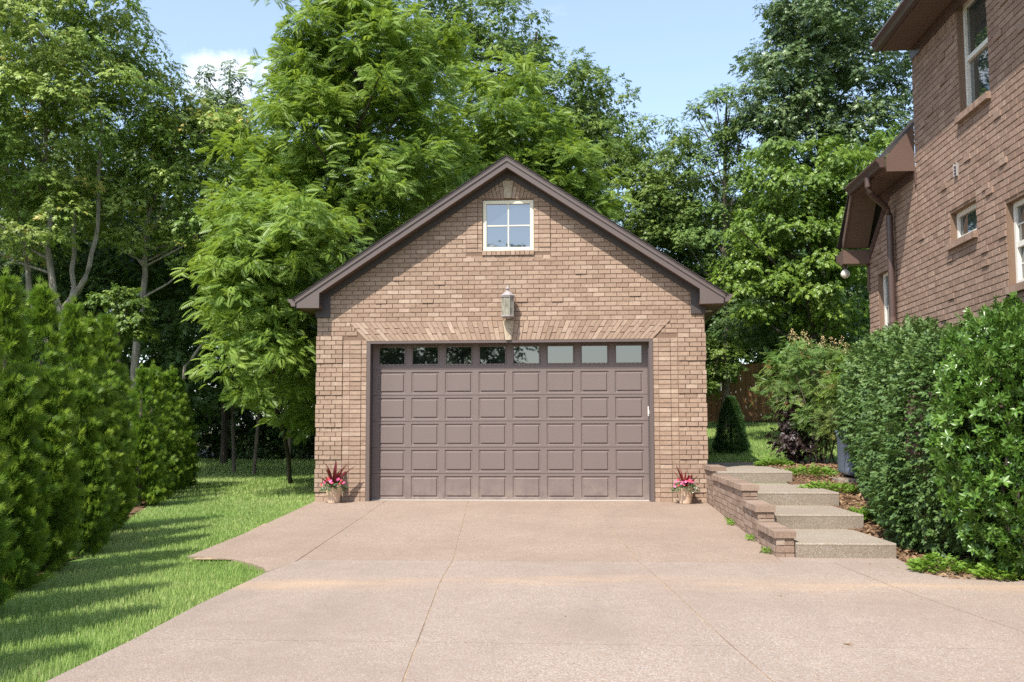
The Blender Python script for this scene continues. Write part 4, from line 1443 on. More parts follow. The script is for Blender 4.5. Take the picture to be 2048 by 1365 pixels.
# behind and right --------------------------------------------------------------
tree('dark_crown_tree', 'dark green broad tree rising behind the garage ridge',
     [(0.01, 13.81, 12.0, 1.76, 1.7), (1.44, 13.94, 11.7, 1.28, 1.4), (-1.57, 13.55, 13.7, 1.76, 1.6), (-3.48, 13.39, 14.2, 1.6, 1.28), (1.11, 14.05, 10.2, 1.76, 1.4), (-.2, 14, 9.5, 2.2, 1.6), (2.0, 14.0, 10.6, .8, .8)],
     M['leaf_mid'], M['bark_dark'], (0.2, 14.2), 41, 0.46, 46, 0.23, tm=SPRIG_FAR, dens=1.9, nb=18, tr=.2)
tree('backing_tree', 'dark tree standing behind the pale forked trunk and filling its crown',
     [(-17.0, 11.6, 9.0, 2.2, 1.9), (-14.6, 11.8, 10.0, 2.1, 1.9), (-13.4, 11.8, 7.6, 2.1, 1.8), (-16.2, 11.8, 6.2, 2.2, 1.7), (-12.0, 12.0, 9.2, 1.4, 1.4), (-18.6, 11.6, 7.0, 2.0, 1.8), (-16.2, 11.8, 12.0, 2.2, 1.5), (-19, 11.7, 10.6, 2, 1.7), (-11.6, 12.2, 6.0, 1.6, 1.5)],
     M['leaf_mid'], M['bark_dark'], (-15.2, 12.6), 50, 0.5, 34, .27, tm=SPRIG_FAR, dens=1.5, nb=10, tr=.18)
tree('rear_tree', 'deep green tree filling in behind the bright feathery tree',
     [(-6.81, 11.48, 10.40, 1.80, 1.65), (-4.71, 11.60, 10.70, 1.80, 1.65), (-2.92, 11.82, 9.65, 1.65, 1.50), (-7.73, 11.61, 8.16, 1.65, 1.50), (-5.63, 11.75, 8.16, 1.95, 1.65), (-3.69, 11.92, 7.85, 1.80, 1.50), (-8.92, 11.43, 9.21, 1.20, 1.20), (-1.12, 11.94, 9.64, 1.65, 1.50)],
     M['leaf_mid'], M['bark_dark'], (-4.6, 13.6), 49, 0.5, 36, .26, tm=SPRIG_FAR, dens=1.7, nb=12, tr=.16)
tree('middle_tree', 'mid green tree standing in the dip of the treeline right of the gable',
     [(3.59, 11.31, 9.0, 1.25, 1.35), (2.86, 11.37, 7.7, 1.31, 1.31), (3.87, 11.48, 7.3, 1.31, 1.31), (2.4, 11.4, 9.2, .7, .6), (4.9, 12.8, 8.1, 1.2, 1.0), (6.2, 12.8, 7.2, 1.2, 1.1), (5.5, 12.9, 5.9, 1.2, 1.0), (6.8, 12.9, 8.6, 1.1, 1.0)],
     M['leaf_mid'], M['bark_mid'], (3.3, 11.6), 42, 0.38, 65, 0.164, tm=SPRIG_FAR, dens=1.8, nb=16, tr=.12)
tree('thin_cedar', 'thin yellowish cedar with a bare reddish trunk against the sky',
     [(5.3, 10.34, 10.1, .95, .7), (4.85, 10.44, 8.6, .75, .75), (5.85, 10.59, 7.6, .9, .85), (4.62, 10.6, 6.57, 1.0, .9), (5.5, 10.5, 9.5, .6, .5)],
     M['leaf_cedar'], M['bark_mid'], (5.3, 10.8), 43, 0.32, 55, 0.142, tm=SPRIG_FAR, dens=1.7, nb=26, tr=.09, trunk_path=[(5.3, 10.8, .8), (5.31, 10.75, 5.4), (5.34, 10.44, 9.0), (5.4, 10.4, 10.3)])
tree('maple_tree', 'large blue-green maple towering beside the house',
     [(8.07, 9.4, 11.6, 2.1, 1.5), (7.05, 9.44, 10.4, 1.3, 1.2), (9.14, 9.58, 10.43, 1.49, 1.63), (8.35, 9.33, 13.0, 1.8, 1.3), (7.24, 9.54, 9.35, 1.2, .95), (8.3, 9.8, 9.2, 1.6, 1.2), (6.6, 9.4, 9.6, .7, .6), (7.2, 9.4, 11.9, .9, .9)],
     M['leaf_maple'], M['bark_dark'], (7.9, 9.9), 44, 0.42, 52, 0.195, tm=SPRIG_FAR, dens=2.0, nb=20, tr=.18)
tree('vine_draped_tree', 'bright green vine-draped tree filling the gap left of the house',
     [(6.39, 5.64, 7.2, 1.28, 1.0), (7.31, 5.79, 6.2, 1.28, 1.2), (5.91, 5.73, 5.7, 1.05, 1.0), (6.83, 5.89, 4.72, 1.28, 1.2), (5.44, 5.79, 4.72, .93, .9), (8.01, 5.74, 7.38, .8, .9)],
     M['leaf_vine'], M['bark_dark'], (6.7, 6.0), 45, 0.36, 58, 0.153, dens=1.9, droop=.9, nb=18, tr=.12)
LOWER_LOBES = [(3.83, 13.07, 6.42, 1.45, 1.30), (5.19, 13.24, 5.66, 1.45, 1.30), (5.79, 13.37, 4.59, 1.30, 1.07), (3.38, 12.93, 7.79, 1.37, 1.22), (4.57, 13.28, 4.59, 1.37, 0.92), (6.71, 13.38, 5.20, 1.22, 1.07), (3.7, 10.9, 4.4, 1.2, .7), (5.2, 11.2, 4.6, 1.3, .7), (6.8, 11.4, 4.7, 1.3, .7)]  # the last lobes, over the fence, are added to shade it
tree('lower_tree', 'mid green lower tree behind the right roof slope of the garage',
     LOWER_LOBES, M['leaf_dark'], M['bark_dark'], (4.3, 13.3), 46, 0.38, 44, 0.19, tm=SPRIG_FAR, dens=1.8, nb=14, tr=.11)
tree('shade_tree', 'dark leafy tree in shade behind the tall tan-flowered shrub',
     [(6.57, 7.4, 4.0, 1.2, .9), (7.78, 7.4, 4.2, .97, 1.05), (5.6, 7.6, 3.7, .9, .55), (7.2, 7.8, 3.0, 1.3, .8)],
     M['leaf_dark'], M['bark_dark'], (7.0, 7.8), 47, 0.36, 44, 0.18, tm=SPRIG_FAR, dens=1.8, nb=12, tr=.09)
tree('fence_side_tree', 'small domed light green tree in front of the wooden fence',
     [(4.93, 10.85, 3.28, .72, .5), (4.45, 10.87, 2.75, .62, .5), (5.25, 10.9, 3.0, .45, .35)], M['leaf_mid'], M['bark_mid'], (4.6, 11.0), 48, 0.26, 65, 0.120, dens=2.0, nb=10, tr=.05)

# far wood: one mass nobody could count
rng = np.random.default_rng(77)
lobes = []
for i in range(30):
    x = -26 + i * 1.5 + rng.uniform(-.6, .6)
    h = 8.2 if x < 2.5 else (6.8 if x < 6 else 9.0)
    if -14 < x < -9: h = 7.6
    lobes.append((x, 19 + rng.uniform(-1.5, 2.5), h - 1.5 + rng.uniform(-.6, .5), 1.8, 2.0))
    lobes.append((x + .6, 18.5 + rng.uniform(-1.5, 1.5), 3.6 + rng.uniform(-.5, .5), 1.8, 2.4))
for i in range(8):
    lobes.append((3.0 + i * 1.3, 17.5 + rng.uniform(-.6, .6), 4.6 + rng.uniform(-.6, .6), 1.3, 1.5))
for i in range(24):
    if i < 9:
        lobes.append((-21 + i * 1.35, 19.5 + rng.uniform(-1, 1), 9.2 - .25 * max(0, i - 4) + rng.uniform(-.4, .4), 1.7, 1.7))
    lobes.append((-26 + i * 1.8, 18.5 + rng.uniform(-1, 2), 1.4, 1.6, 1.6))
(Vw, Fw, Tw), _ = crown(lobes, rng, .7, 15, SPRIG_FAR, .66, 1.3)
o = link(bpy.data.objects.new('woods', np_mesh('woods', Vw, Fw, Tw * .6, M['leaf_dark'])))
tag(o, label='dark wood closing the view behind the nearer trees', cat='woods', kind='stuff')
# thin stems in the dark gap left of the garage
rr = random.Random(9)
for i, (x, y, lean) in enumerate([(-6.35, 8.2, .05), (-5.0, 8.9, -.1), (-7.4, 8.6, .2), (-8.2, 9.4, -.15), (-5.7, 10.5, .1)]):
    z0 = float(ground_z(x, y)) - .05
    mb = MB().tube([(x, y, z0), (x + lean * .5, y, z0 + 1.5), (x + lean, y, z0 + 3.0), (x + lean * 2.2, y + .2, z0 + 5.2)], [.055, .045, .035, .015], 8)
    lab = ['thin grey sapling stem nearest the garage wall, upright', 'thin sapling stem leaning towards the hedge behind the garage corner', 'thin sapling stem leaning towards the garage in deep shade',
           'thin stem at the hedge end of the shaded gap', 'farthest thin stem in the dark gap behind the lawn'][i]
    e = empty('sapling', (x, y, z0), label=lab, cat='tree', group='thin stems in the shaded gap')
    o = mb.build('trunk', M['bark_mid'], e); o.matrix_local = Matrix.Translation((-x, -y, -z0))
    (V_, F_, T_), _ = crown([(x + lean * 2.2, y + .2, z0 + 4.9, .8, .6)], np.random.default_rng(90 + i), .3, 14, SPRIG, .28, 1.5)
    o = link(bpy.data.objects.new('crown', np_mesh('crown', V_, F_, T_, M['leaf_dark'])), e); o.matrix_local = Matrix.Translation((-x, -y, -z0)); o['kind'] = 'stuff'
# low brush at the wood's edge
lobes = [(-14 + i * .8 + rng.uniform(-.3, .3), 18.2 + rng.uniform(-1.2, 1.2), .9 + rng.uniform(-.3, .3), .8, .7) for i in range(18)]
(Vw, Fw, Tw), _ = crown(lobes, rng, .35, 14, SPRIG_FAR, .3, 1.4)
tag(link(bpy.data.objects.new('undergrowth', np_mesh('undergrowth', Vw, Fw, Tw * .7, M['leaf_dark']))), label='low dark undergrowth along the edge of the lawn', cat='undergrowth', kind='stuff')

# trees behind the photographer, seen in the garage glass
tree('street_tree', 'broad leafy tree across the drive, mirrored in the door glass', [(-7.5, -41, 6.0, 4.6, 4.2), (-5.6, -41, 9.0, 2.6, 2.6), (-11, -42, 7, 4, 4), (-4.2, -40.5, 5.0, 2.6, 3.4), (-3.1, -41, 10.9, 1.5, 1.5), (-3.4, -41, 8.8, 1.6, 1.6)], M['leaf_dark'], M['bark_dark'], (-7, -41), 61, 0.7, 14, .62, tm=SPRIG_FAR, dens=1.6, nb=8, tr=.25)
tree('street_tree', 'second leafy tree behind the drive, mirrored at the edge of the door glass', [(-17, -40, 6.5, 4.0, 4.4), (-14.5, -41, 4.0, 3.0, 3.5)], M['leaf_dark'], M['bark_dark'], (-16.5, -40), 62, 0.7, 14, .62, tm=SPRIG_FAR, dens=1.5, nb=8, tr=.25)


# ------------------------------------------------------------------ the arborvitae hedge
def arbor_mesh(seed, H, R, n_pl, per):
    """plumes of flat sprays over a pointed, many-tipped column"""
    rng = np.random.default_rng(seed)
    lead = [(0, 0, 1.0, 1.0)] + [(rng.uniform(-.3, .3) * R, rng.uniform(-.3, .3) * R, rng.uniform(.42, .70), rng.uniform(.8, 1.0)) for _ in range(4)]
    P, Fd, Nn, sz, tn = [], [], [], [], []
    for lx, ly, hf, rf in lead:
        k = int(n_pl * (.36 if hf == 1.0 else .16))
        h = H * hf
        t_ = rng.random(k) ** .9
        prof = np.interp(t_, [0, .08, .35, .6, .75, .88, .96, 1], [.84, .95, 1, .88, .60, .29, .09, .01])
        a = rng.uniform(0, 2 * math.pi, k)
        r = R * rf * prof * (1 + .07 * np.sin(a * 4 + t_ * 6 + seed)) * rng.uniform(.62, 1.04, k)
        out = np.stack([np.cos(a), np.sin(a), np.zeros(k)], 1)
        base = np.stack([lx + r * np.cos(a), ly + r * np.sin(a), h * t_ * .97], 1)
        pd = unit(out * rng.uniform(.3, .9, k)[:, None] + np.array([0, 0, 1.0]) + rng.normal(0, .18, (k, 3)))
        L = rng.uniform(.10, .22, k) * (1 - .4 * (t_ > .75))
        ci = np.repeat(np.arange(k), per)
        m = len(ci)
        s_ = rng.random(m)
        tang = np.stack([-np.sin(a), np.cos(a), np.zeros(k)], 1)[ci]
        sd = rng.normal(0, 1, m)
        pos = base[ci] + pd[ci] * ((s_ - .35) * L[ci])[:, None] + tang * (sd * .042 * (1.25 - s_))[:, None] + out[ci] * (rng.normal(0, .022, m) - .05 * (1 - s_))[:, None]
        P.append(pos)
        Fd.append(pd[ci] + tang * (sd * .5)[:, None] + rng.normal(0, .22, (m, 3)) + out[ci] * .25)
        Nn.append(out[ci] * .3 + tang * np.where(rng.random(m) < .5, -1, 1)[:, None] + np.array([0, 0, .35]) + rng.normal(0, .3, (m, 3)))
        sz.append(rng.uniform(.065, .11, m))
        tn.append(.12 + .6 * s_ + (rng.normal(0, .13, k))[ci] + rng.normal(0, .1, m))
        q = 14
        P.append(np.stack([lx + rng.normal(0, .018, q), ly + rng.normal(0, .018, q), h * rng.uniform(.93, 1.02, q)], 1))
        Fd.append(np.array([0, 0, 1.0]) + rng.normal(0, .2, (q, 3))); Nn.append(rng.normal(0, 1, (q, 3))); sz.append(np.full(q, .10)); tn.append(np.full(q, .7))
    P, Fd, Nn, sz, tn = map(np.concatenate, (P, Fd, Nn, sz, tn))
    V_, F_, T_ = scatter(FAN, P, Fd, Nn, sz, tn)
    return np_mesh('foliage', V_, F_, T_, M['thuja'])


big = [arbor_mesh(101 + i, 3.1, .38, 760, 20) for i in range(2)]
small = [arbor_mesh(121 + i, 2.55, .36, 560, 17) for i in range(2)]
core_b = MB().lathe([(.2, .05), (.24, .5), (.22, 1.4), (.10, 2.0), (.03, 2.2)], (0, 0, 0), 10).mesh('inner_branches', M['thuja'])
stem = MB().tube([(0, 0, -.1), (.02, .01, .9), (0, 0, 2.3)], [.06, .05, .015], 7).mesh('trunk', M['bark_mid'])
ylist = [(-13.3, 0), (-11.9, 0), (-10.5, 0), (-9.1, 0), (-7.95, 0), (-6.55, 0), (-5.45, 0), (-4.2, 0), (-.75, 1), (.55, 1), (1.8, 1), (3.0, 1), (4.2, 1)]
names = ['tall arborvitae nearest the camera, by the edge of the drive', 'tall arborvitae, second from the camera in the tall run', 'tall arborvitae cut by the left border of the view', 'tall arborvitae with the pointed top at the left border, before the forked trunk',
         'tall arborvitae just left of the pale forked trunk', 'tall arborvitae right under the pale forked trunk', 'tall arborvitae right of the pale forked trunk',
         'tall arborvitae that ends the tall run, above the gap to the short run', 'short arborvitae that begins the lower far run of the hedge', 'short arborvitae, second in the lower far run of the hedge', 'short arborvitae in the middle of the lower far run',
         'short arborvitae, next to last of the lower far run', 'short arborvitae at the far end of the hedge by the woods']
ys = [p[1] for p in HEDGE]; xs = [p[0] for p in HEDGE]
for i, ((y, sm), lab) in enumerate(zip(ylist, names)):
    x = float(np.interp(y, ys, xs)) - .06
    z = float(ground_z(x, y)) - .02
    e = empty('arborvitae', (x, y, z), label=lab, cat='shrub', group='arborvitae hedge along the lawn')
    e.rotation_euler.z = rr.uniform(0, 6.28)
    s = rr.uniform(.95, 1.04)
    e.scale = (s, s, s * (.97, 1.0, .94, .98, .95, .97, .93, 1.02, .98, .95, .93, 1.0, .97)[i])
    o = link(bpy.data.objects.new('foliage', small[i % 2] if sm else big[i % 2]), e); o['kind'] = 'stuff'
    link(bpy.data.objects.new('trunk', stem), e)


# ------------------------------------------------------------------ shrubs on the right
def shell_leaves(ells, n, tm, size, rng, droop=.3, depth=.25, up=.4, rough=.35):
    """leaves over the skin of overlapping ellipsoids (x,y,z,rx,ry,rz), the buried ones dropped"""
    P, F, N = [], [], []
    tot = sum(e[3] * e[5] + e[4] * e[5] for e in ells)
    for e in ells:
        k = int(n * (e[3] * e[5] + e[4] * e[5]) / tot)
        d = unit(rng.normal(size=(k, 3)))
        rad = 1 + .10 * np.sin(d[:, 0] * 9 + d[:, 2] * 7) * np.sin(d[:, 1] * 8 + 1) - depth * rng.random(k) ** 2 + rng.normal(0, .02, k)
        p = np.array(e[:3]) + d * rad[:, None] * np.array(e[3:6])
        keep = np.ones(k, bool)
        for g_ in ells:
            if g_ is e: continue
            keep &= (((p - np.array(g_[:3])) / np.array(g_[3:6])) ** 2).sum(1) > .72
        P.append(p[keep])
        out = unit(d / np.array(e[3:6]))[keep]
        F.append(out * .7 + np.array([0, 0, up]) + rng.normal(0, rough, (keep.sum(), 3)) - np.array([0, 0, droop]))
        N.append(out * .6 + np.array([0, 0, .8]) + rng.normal(0, rough, (keep.sum(), 3)))
    P, F, N = map(np.concatenate, (P, F, N))
    gz = ground_z(P[:, 0], P[:, 1]) + .02
    k = P[:, 2] > gz
    return P[k], F[k], N[k]


def stems(base, tops, m, r=.025):
    mb = MB()
    for b, t_ in zip(base, tops):
        b, t_ = Vector(b), Vector(t_)
        mid = b.lerp(t_, .5) + Vector((rr.uniform(-.08, .08), rr.uniform(-.08, .08), 0))
        mb.tube([b, mid, t_], [r, r * .8, r * .35], 6)
    return mb.mesh('stem', m)


# clipped dark hedge of small leaves along the house
rng = np.random.default_rng(201)
ells = [(5.42, -6.35, 1.0, .62, .8, 1.30), (5.55, -5.3, 1.25, .64, .85, 1.28), (5.70, -4.2, 1.4, .62, .85, 1.22), (5.80, -3.1, 1.5, .62, .85, 1.15), (5.92, -2.0, 1.62, .60, .75, 1.02), (5.28, -6.0, .5, .52, .75, .72), (5.5, -4.9, .75, .58, .9, .8), (5.5, -6.9, 1.2, .5, .5, 1.15), (5.75, -3.6, 1.0, .55, .9, .8)]
P, F, N = shell_leaves(ells, 30000, SPRIG, .1, rng, .35, .22)
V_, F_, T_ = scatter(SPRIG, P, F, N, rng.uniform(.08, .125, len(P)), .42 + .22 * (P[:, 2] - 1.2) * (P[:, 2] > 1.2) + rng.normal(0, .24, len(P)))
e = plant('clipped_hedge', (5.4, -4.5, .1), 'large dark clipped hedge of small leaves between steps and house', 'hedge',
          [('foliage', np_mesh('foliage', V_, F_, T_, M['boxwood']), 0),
           ('stem', stems([(5.5 + .1 * i + rr.uniform(-.1, .1), -6.4 + .42 * i, float(ground_z(5.4, -6.4 + .42 * i)) - .05) for i in range(9)], [(5.5 + .1 * i + rr.uniform(-.15, .15), -6.4 + .42 * i, 1.7) for i in range(9)], M['bark_dark']), 0)])
# glossy holly nearest on the right
rng = np.random.default_rng(202)
ells = [(5.66, -7.75, 1.15, .78, .72, 1.25), (5.62, -8.0, .55, .62, .55, .75), (5.75, -7.3, 1.75, .68, .6, .80), (6.2, -8.6, .9, .7, .7, 1.2), (5.35, -7.6, 1.3, .45, .5, .7), (5.95, -8.0, 1.65, .55, .55, .72)]
P, F, N = shell_leaves(ells, 11000, ROSETTE, .1, rng, .1, .38, up=.75, rough=.45)
d = np.linalg.norm(P - np.array(CAM), axis=1)
front = P[:, 0] - .35 * (P[:, 1] + 8)          # the side towards the drive
order = np.argsort(d + .9 * (P[:, 0] - 5.3))
V_, F_, T_ = scatter(ROSETTE, P[order[40:]], F[order[40:]], N[order[40:]], rng.uniform(.06, .10, len(P) - 40), .5 + rng.normal(0, .25, len(P) - 40))
holly = plant('holly_bush', (5.7, -7.8, -.15), 'glossy bright green holly bush nearest at the right edge', 'shrub',
              [('foliage', np_mesh('foliage', V_, F_, T_, M['holly']), 0),
               ('stem', stems([(5.7 + rr.uniform(-.25, .25), -7.9 + rr.uniform(-.3, .3), -.2) for i in range(9)], [(5.75 + rr.uniform(-.25, .3), -7.75 + rr.uniform(-.25, .3), 1.5) for i in range(9)], M['bark_dark']), 0)])
lmesh = []
for k in range(4):
    lm = np_mesh('leaf', LEAF1[0] * .078 * (.85 + .1 * k) * np.array([.85, 1, 1]), LEAF1[1], np.full(4, .35 + .18 * k), M['holly'])
    lmesh.append(lm)
for i in order[:40]:
    Fv = Vector(F[i]).normalized(); Nv = Vector(N[i])
    Rv = Fv.cross(Nv).normalized(); Nv = Rv.cross(Fv)
    for k in range(7):
        a = k * 2 * math.pi / 7 + rr.uniform(-.2, .2)
        tl = rr.uniform(.1, .9)
        f2 = (Rv * math.sin(a) + Nv * math.cos(a)) * (1 - .35 * tl) + Fv * tl
        f2.normalize()
        n2 = (Fv - f2 * Fv.dot(f2)).normalized(); r2 = f2.cross(n2)
        o = bpy.data.objects.new('leaf', lmesh[rr.randrange(4)])
        o.matrix_local = Matrix.Translation(Vector(P[i]) - holly.location) @ Matrix((r2, f2, n2)).transposed().to_4x4()
        link(o, holly)
# tall nandina with tan flower heads
rng = np.random.default_rng(203)
lob = [(5.55, 2.4, 1.75, .45, .45), (5.95, 2.2, 1.25, .5, .4), (6.3, 1.9, 1.75, .55, .5), (5.75, 2.6, 2.45, .72, .52), (6.35, 2.4, 2.35, .6, .5), (5.35, 2.5, 2.1, .42, .35), (6.1, 2.2, 1.8, .7, .55), (6.7, 2.0, 2.2, .6, .6), (5.6, 2.3, 2.75, .35, .25), (6.4, 1.8, 1.4, .5, .4)]
(V_, F_, T_), C = crown(lob, rng, .22, 34, FROND_SMALL, .155, 2.3, .3)
heads = []
bl = MB()
top = C[np.argsort(-C[:, 2] + .35 * C[:, 1])][:16]
heads = []
for c in top:
    k = 40
    tt = rng.random(k)
    p = np.array(c) + np.stack([rng.normal(0, .05, k) * (1.2 - tt), rng.normal(0, .05, k) * (1.2 - tt), .05 + tt * .24], 1)
    heads.append(('flower_head', np_mesh('flower_head', *scatter(LEAF1, p, rng.normal(0, 1, (k, 3)), rng.normal(0, 1, (k, 3)), .032, rng.random(k)), M['bloom_cream']), 0))
bs = [(6.0 + rr.uniform(-.3, .5), 2.3 + rr.uniform(-.25, .25), .55) for i in range(16)]
plant('nandina_shrub', (6.0, 2.3, .57), 'tall airy shrub with pale tan flower heads and reddish tips', 'shrub',
      [('foliage', np_mesh('foliage', V_, F_, T_, M['nandina']), 0), *heads,
       ('stem', stems(bs, [(b[0] + rr.uniform(-.5, .5), b[1] + rr.uniform(-.3, .3), 2.3) for b in bs], M['bark_mid'], .018), 0)])
rng = np.random.default_rng(204)
lob = [(5.32, 2.25, 1.35, .24, .42), (5.42, 2.2, 1.0, .34, .36), (5.36, 2.35, 1.75, .2, .25)]
(V_, F_, T_), C = crown(lob, rng, .16, 20, SPRIG, .12, 2.2, .5)
plant('purple_shrub', (5.4, 2.2, .57), 'dark purple-leaved shrub at the left foot of the tan-flowered shrub', 'shrub',
      [('foliage', np_mesh('foliage', V_, F_, T_, M['purple']), 0), ('stem', stems([(5.45 + rr.uniform(-.15, .15), 2.2, .5) for _ in range(6)], [(5.3 + rr.uniform(-.25, .25), 2.15, 1.4) for _ in range(6)], M['bark_dark'], .02), 0)])
# yellow-green shrub over the hedge, right of the nandina
rng = np.random.default_rng(205)
(V_, F_, T_), C = crown([(6.6, .7, 2.5, .55, .42), (7.2, .9, 2.4, .6, .5), (6.2, .6, 2.0, .45, .5)], rng, .2, 18, SPRIG, .13, 1.9, .4)
plant('yellow_shrub', (6.6, .7, .55), 'loose yellow-green shrub between the tan-flowered shrub and the hedge', 'shrub',
      [('foliage', np_mesh('foliage', V_, F_, T_, M['leaf_vine']), 0), ('stem', stems([(6.6, .7, .5), (6.7, .8, .5), (6.9, .8, .5)], [(6.5, .7, 2.2), (6.9, .8, 2.2), (7.1, .8, 2.2)], M['bark_mid'], .02), 0)])
# dwarf spruce cone
rng = np.random.default_rng(206)
k = 5200
h = 1.14
t_ = rng.random(k) ** 1.25
a = rng.uniform(0, 2 * math.pi, k)
r = (.35 * (1 - t_) ** .72 * np.minimum(1, .75 + t_ * 4)) * (1 + .13 * np.sin(a * 6 + t_ * 14) * np.sin(t_ * 22 + a * 2)) * (1 - .30 * rng.random(k) ** 2)
sx_, sy_ = 4.55, 4.7
sz_ = float(ground_z(sx_, sy_))
P = np.stack([sx_ + r * np.cos(a), sy_ + r * np.sin(a), sz_ + .03 + t_ * h], 1)
out = np.stack([np.cos(a), np.sin(a), np.full(k, .45)], 1)
V_, F_, T_ = scatter(NEEDLES, P, out + rng.normal(0, .3, (k, 3)), np.array([0, 0, 1.0]) + rng.normal(0, .4, (k, 3)), rng.uniform(.09, .14, k), .5 + rng.normal(0, .2, k))
plant('dwarf_spruce', (sx_, sy_, sz_), 'small cone-shaped dwarf spruce on the lawn beyond the top step', 'shrub',
      [('foliage', np_mesh('foliage', V_, F_, T_, M['spruce']), 0), ('trunk', MB().tube([(sx_, sy_, sz_ - .05), (sx_, sy_, sz_ + 1.0)], [.04, .01], 7).mesh('trunk', M['bark_dark']), 0)])

# board fence behind the lawn
fence = empty('board_fence', (7, 13.1, 1.5), label='brown vertical board fence in shade behind the small lawn', cat='fence')
bm_ = MB().box(-.069, .069, -.011, .011, 0, 1.72).mesh('board', M['fence'])
for i in range(58):
    x = 2.6 + i * .146
    o = bpy.data.objects.new('board', bm_)
    o.location = (x - 7, rr.uniform(-.004, .004), float(ground_z(x, 13.1)) - 1.5 + rr.uniform(0, .02))
    link(o, fence)
for zz in (.3, 1.45):
    MB().add([(2.5 - 7, .014, float(ground_z(2.5, 13.1)) - 1.5 + zz), (11.1 - 7, .014, float(ground_z(11.1, 13.1)) - 1.5 + zz), (11.1 - 7, .014, float(ground_z(11.1, 13.1)) - 1.5 + zz + .09), (2.5 - 7, .014, float(ground_z(2.5, 13.1)) - 1.5 + zz + .09)], [(0, 1, 2, 3)]).build('rail', M['fence'], fence)
for x in (2.7, 5.1, 7.5, 9.9):
    MB().box(x - 7 - .045, x - 7 + .045, .02, .11, float(ground_z(x, 13.1)) - 1.6, float(ground_z(x, 13.1)) + .25).build('post', M['fence'], fence)

# blue-grey box by the hedge, on a flat slab
bx, by = 5.95, -.95
bz = float(ground_z(bx, by)) + .06
ub = empty('utility_box', (bx, by, bz), label='blue-grey plastic box with a rounded foot half hidden by the dark hedge', cat='container')
mb = MB()
prof = [(.34, .0), (.39, .04), (.40, .09), (.40, .60), (.41, .62), (.41, .66), (.38, .69)]
sides = 32
v, f = [], []
for hw_, zz in prof:
    for k_ in range(sides):
        a_ = 2 * math.pi * k_ / sides
        c_, s_ = math.cos(a_), math.sin(a_)
        ex = .28
        v.append((hw_ * abs(c_) ** ex * (1 if c_ > 0 else -1), hw_ * abs(s_) ** ex * (1 if s_ > 0 else -1), zz))
for i in range(len(prof) - 1):
    for k_ in range(sides):
        k2 = (k_ + 1) % sides
        f.append((i * sides + k_, i * sides + k2, (i + 1) * sides + k2, (i + 1) * sides + k_))
f.append(tuple((len(prof) - 1) * sides + k_ for k_ in range(sides)))
mb.add(v, f).build('body', M['bluebox'], ub, True)
MB().box(-.40, .40, -.40, .40, .692, .72).build('lid', M['bluebox'], ub)
for s_ in (-1, 1):
    MB().box(s_ * .2 - .05, s_ * .2 + .05, -.30, .30, -.045, .0).build('foot', M['black'], ub)
mb = MB().extrude([(5.35, -1.55, bz - .05), (6.06, -1.6, bz - .05), (6.06, -.4, bz - .05), (5.4, -.35, bz - .05)], (0, 0, -.07))
tag(mb.build('flat_stone', M['step']), 'flat pebble slab under the blue-grey box', 'slab')


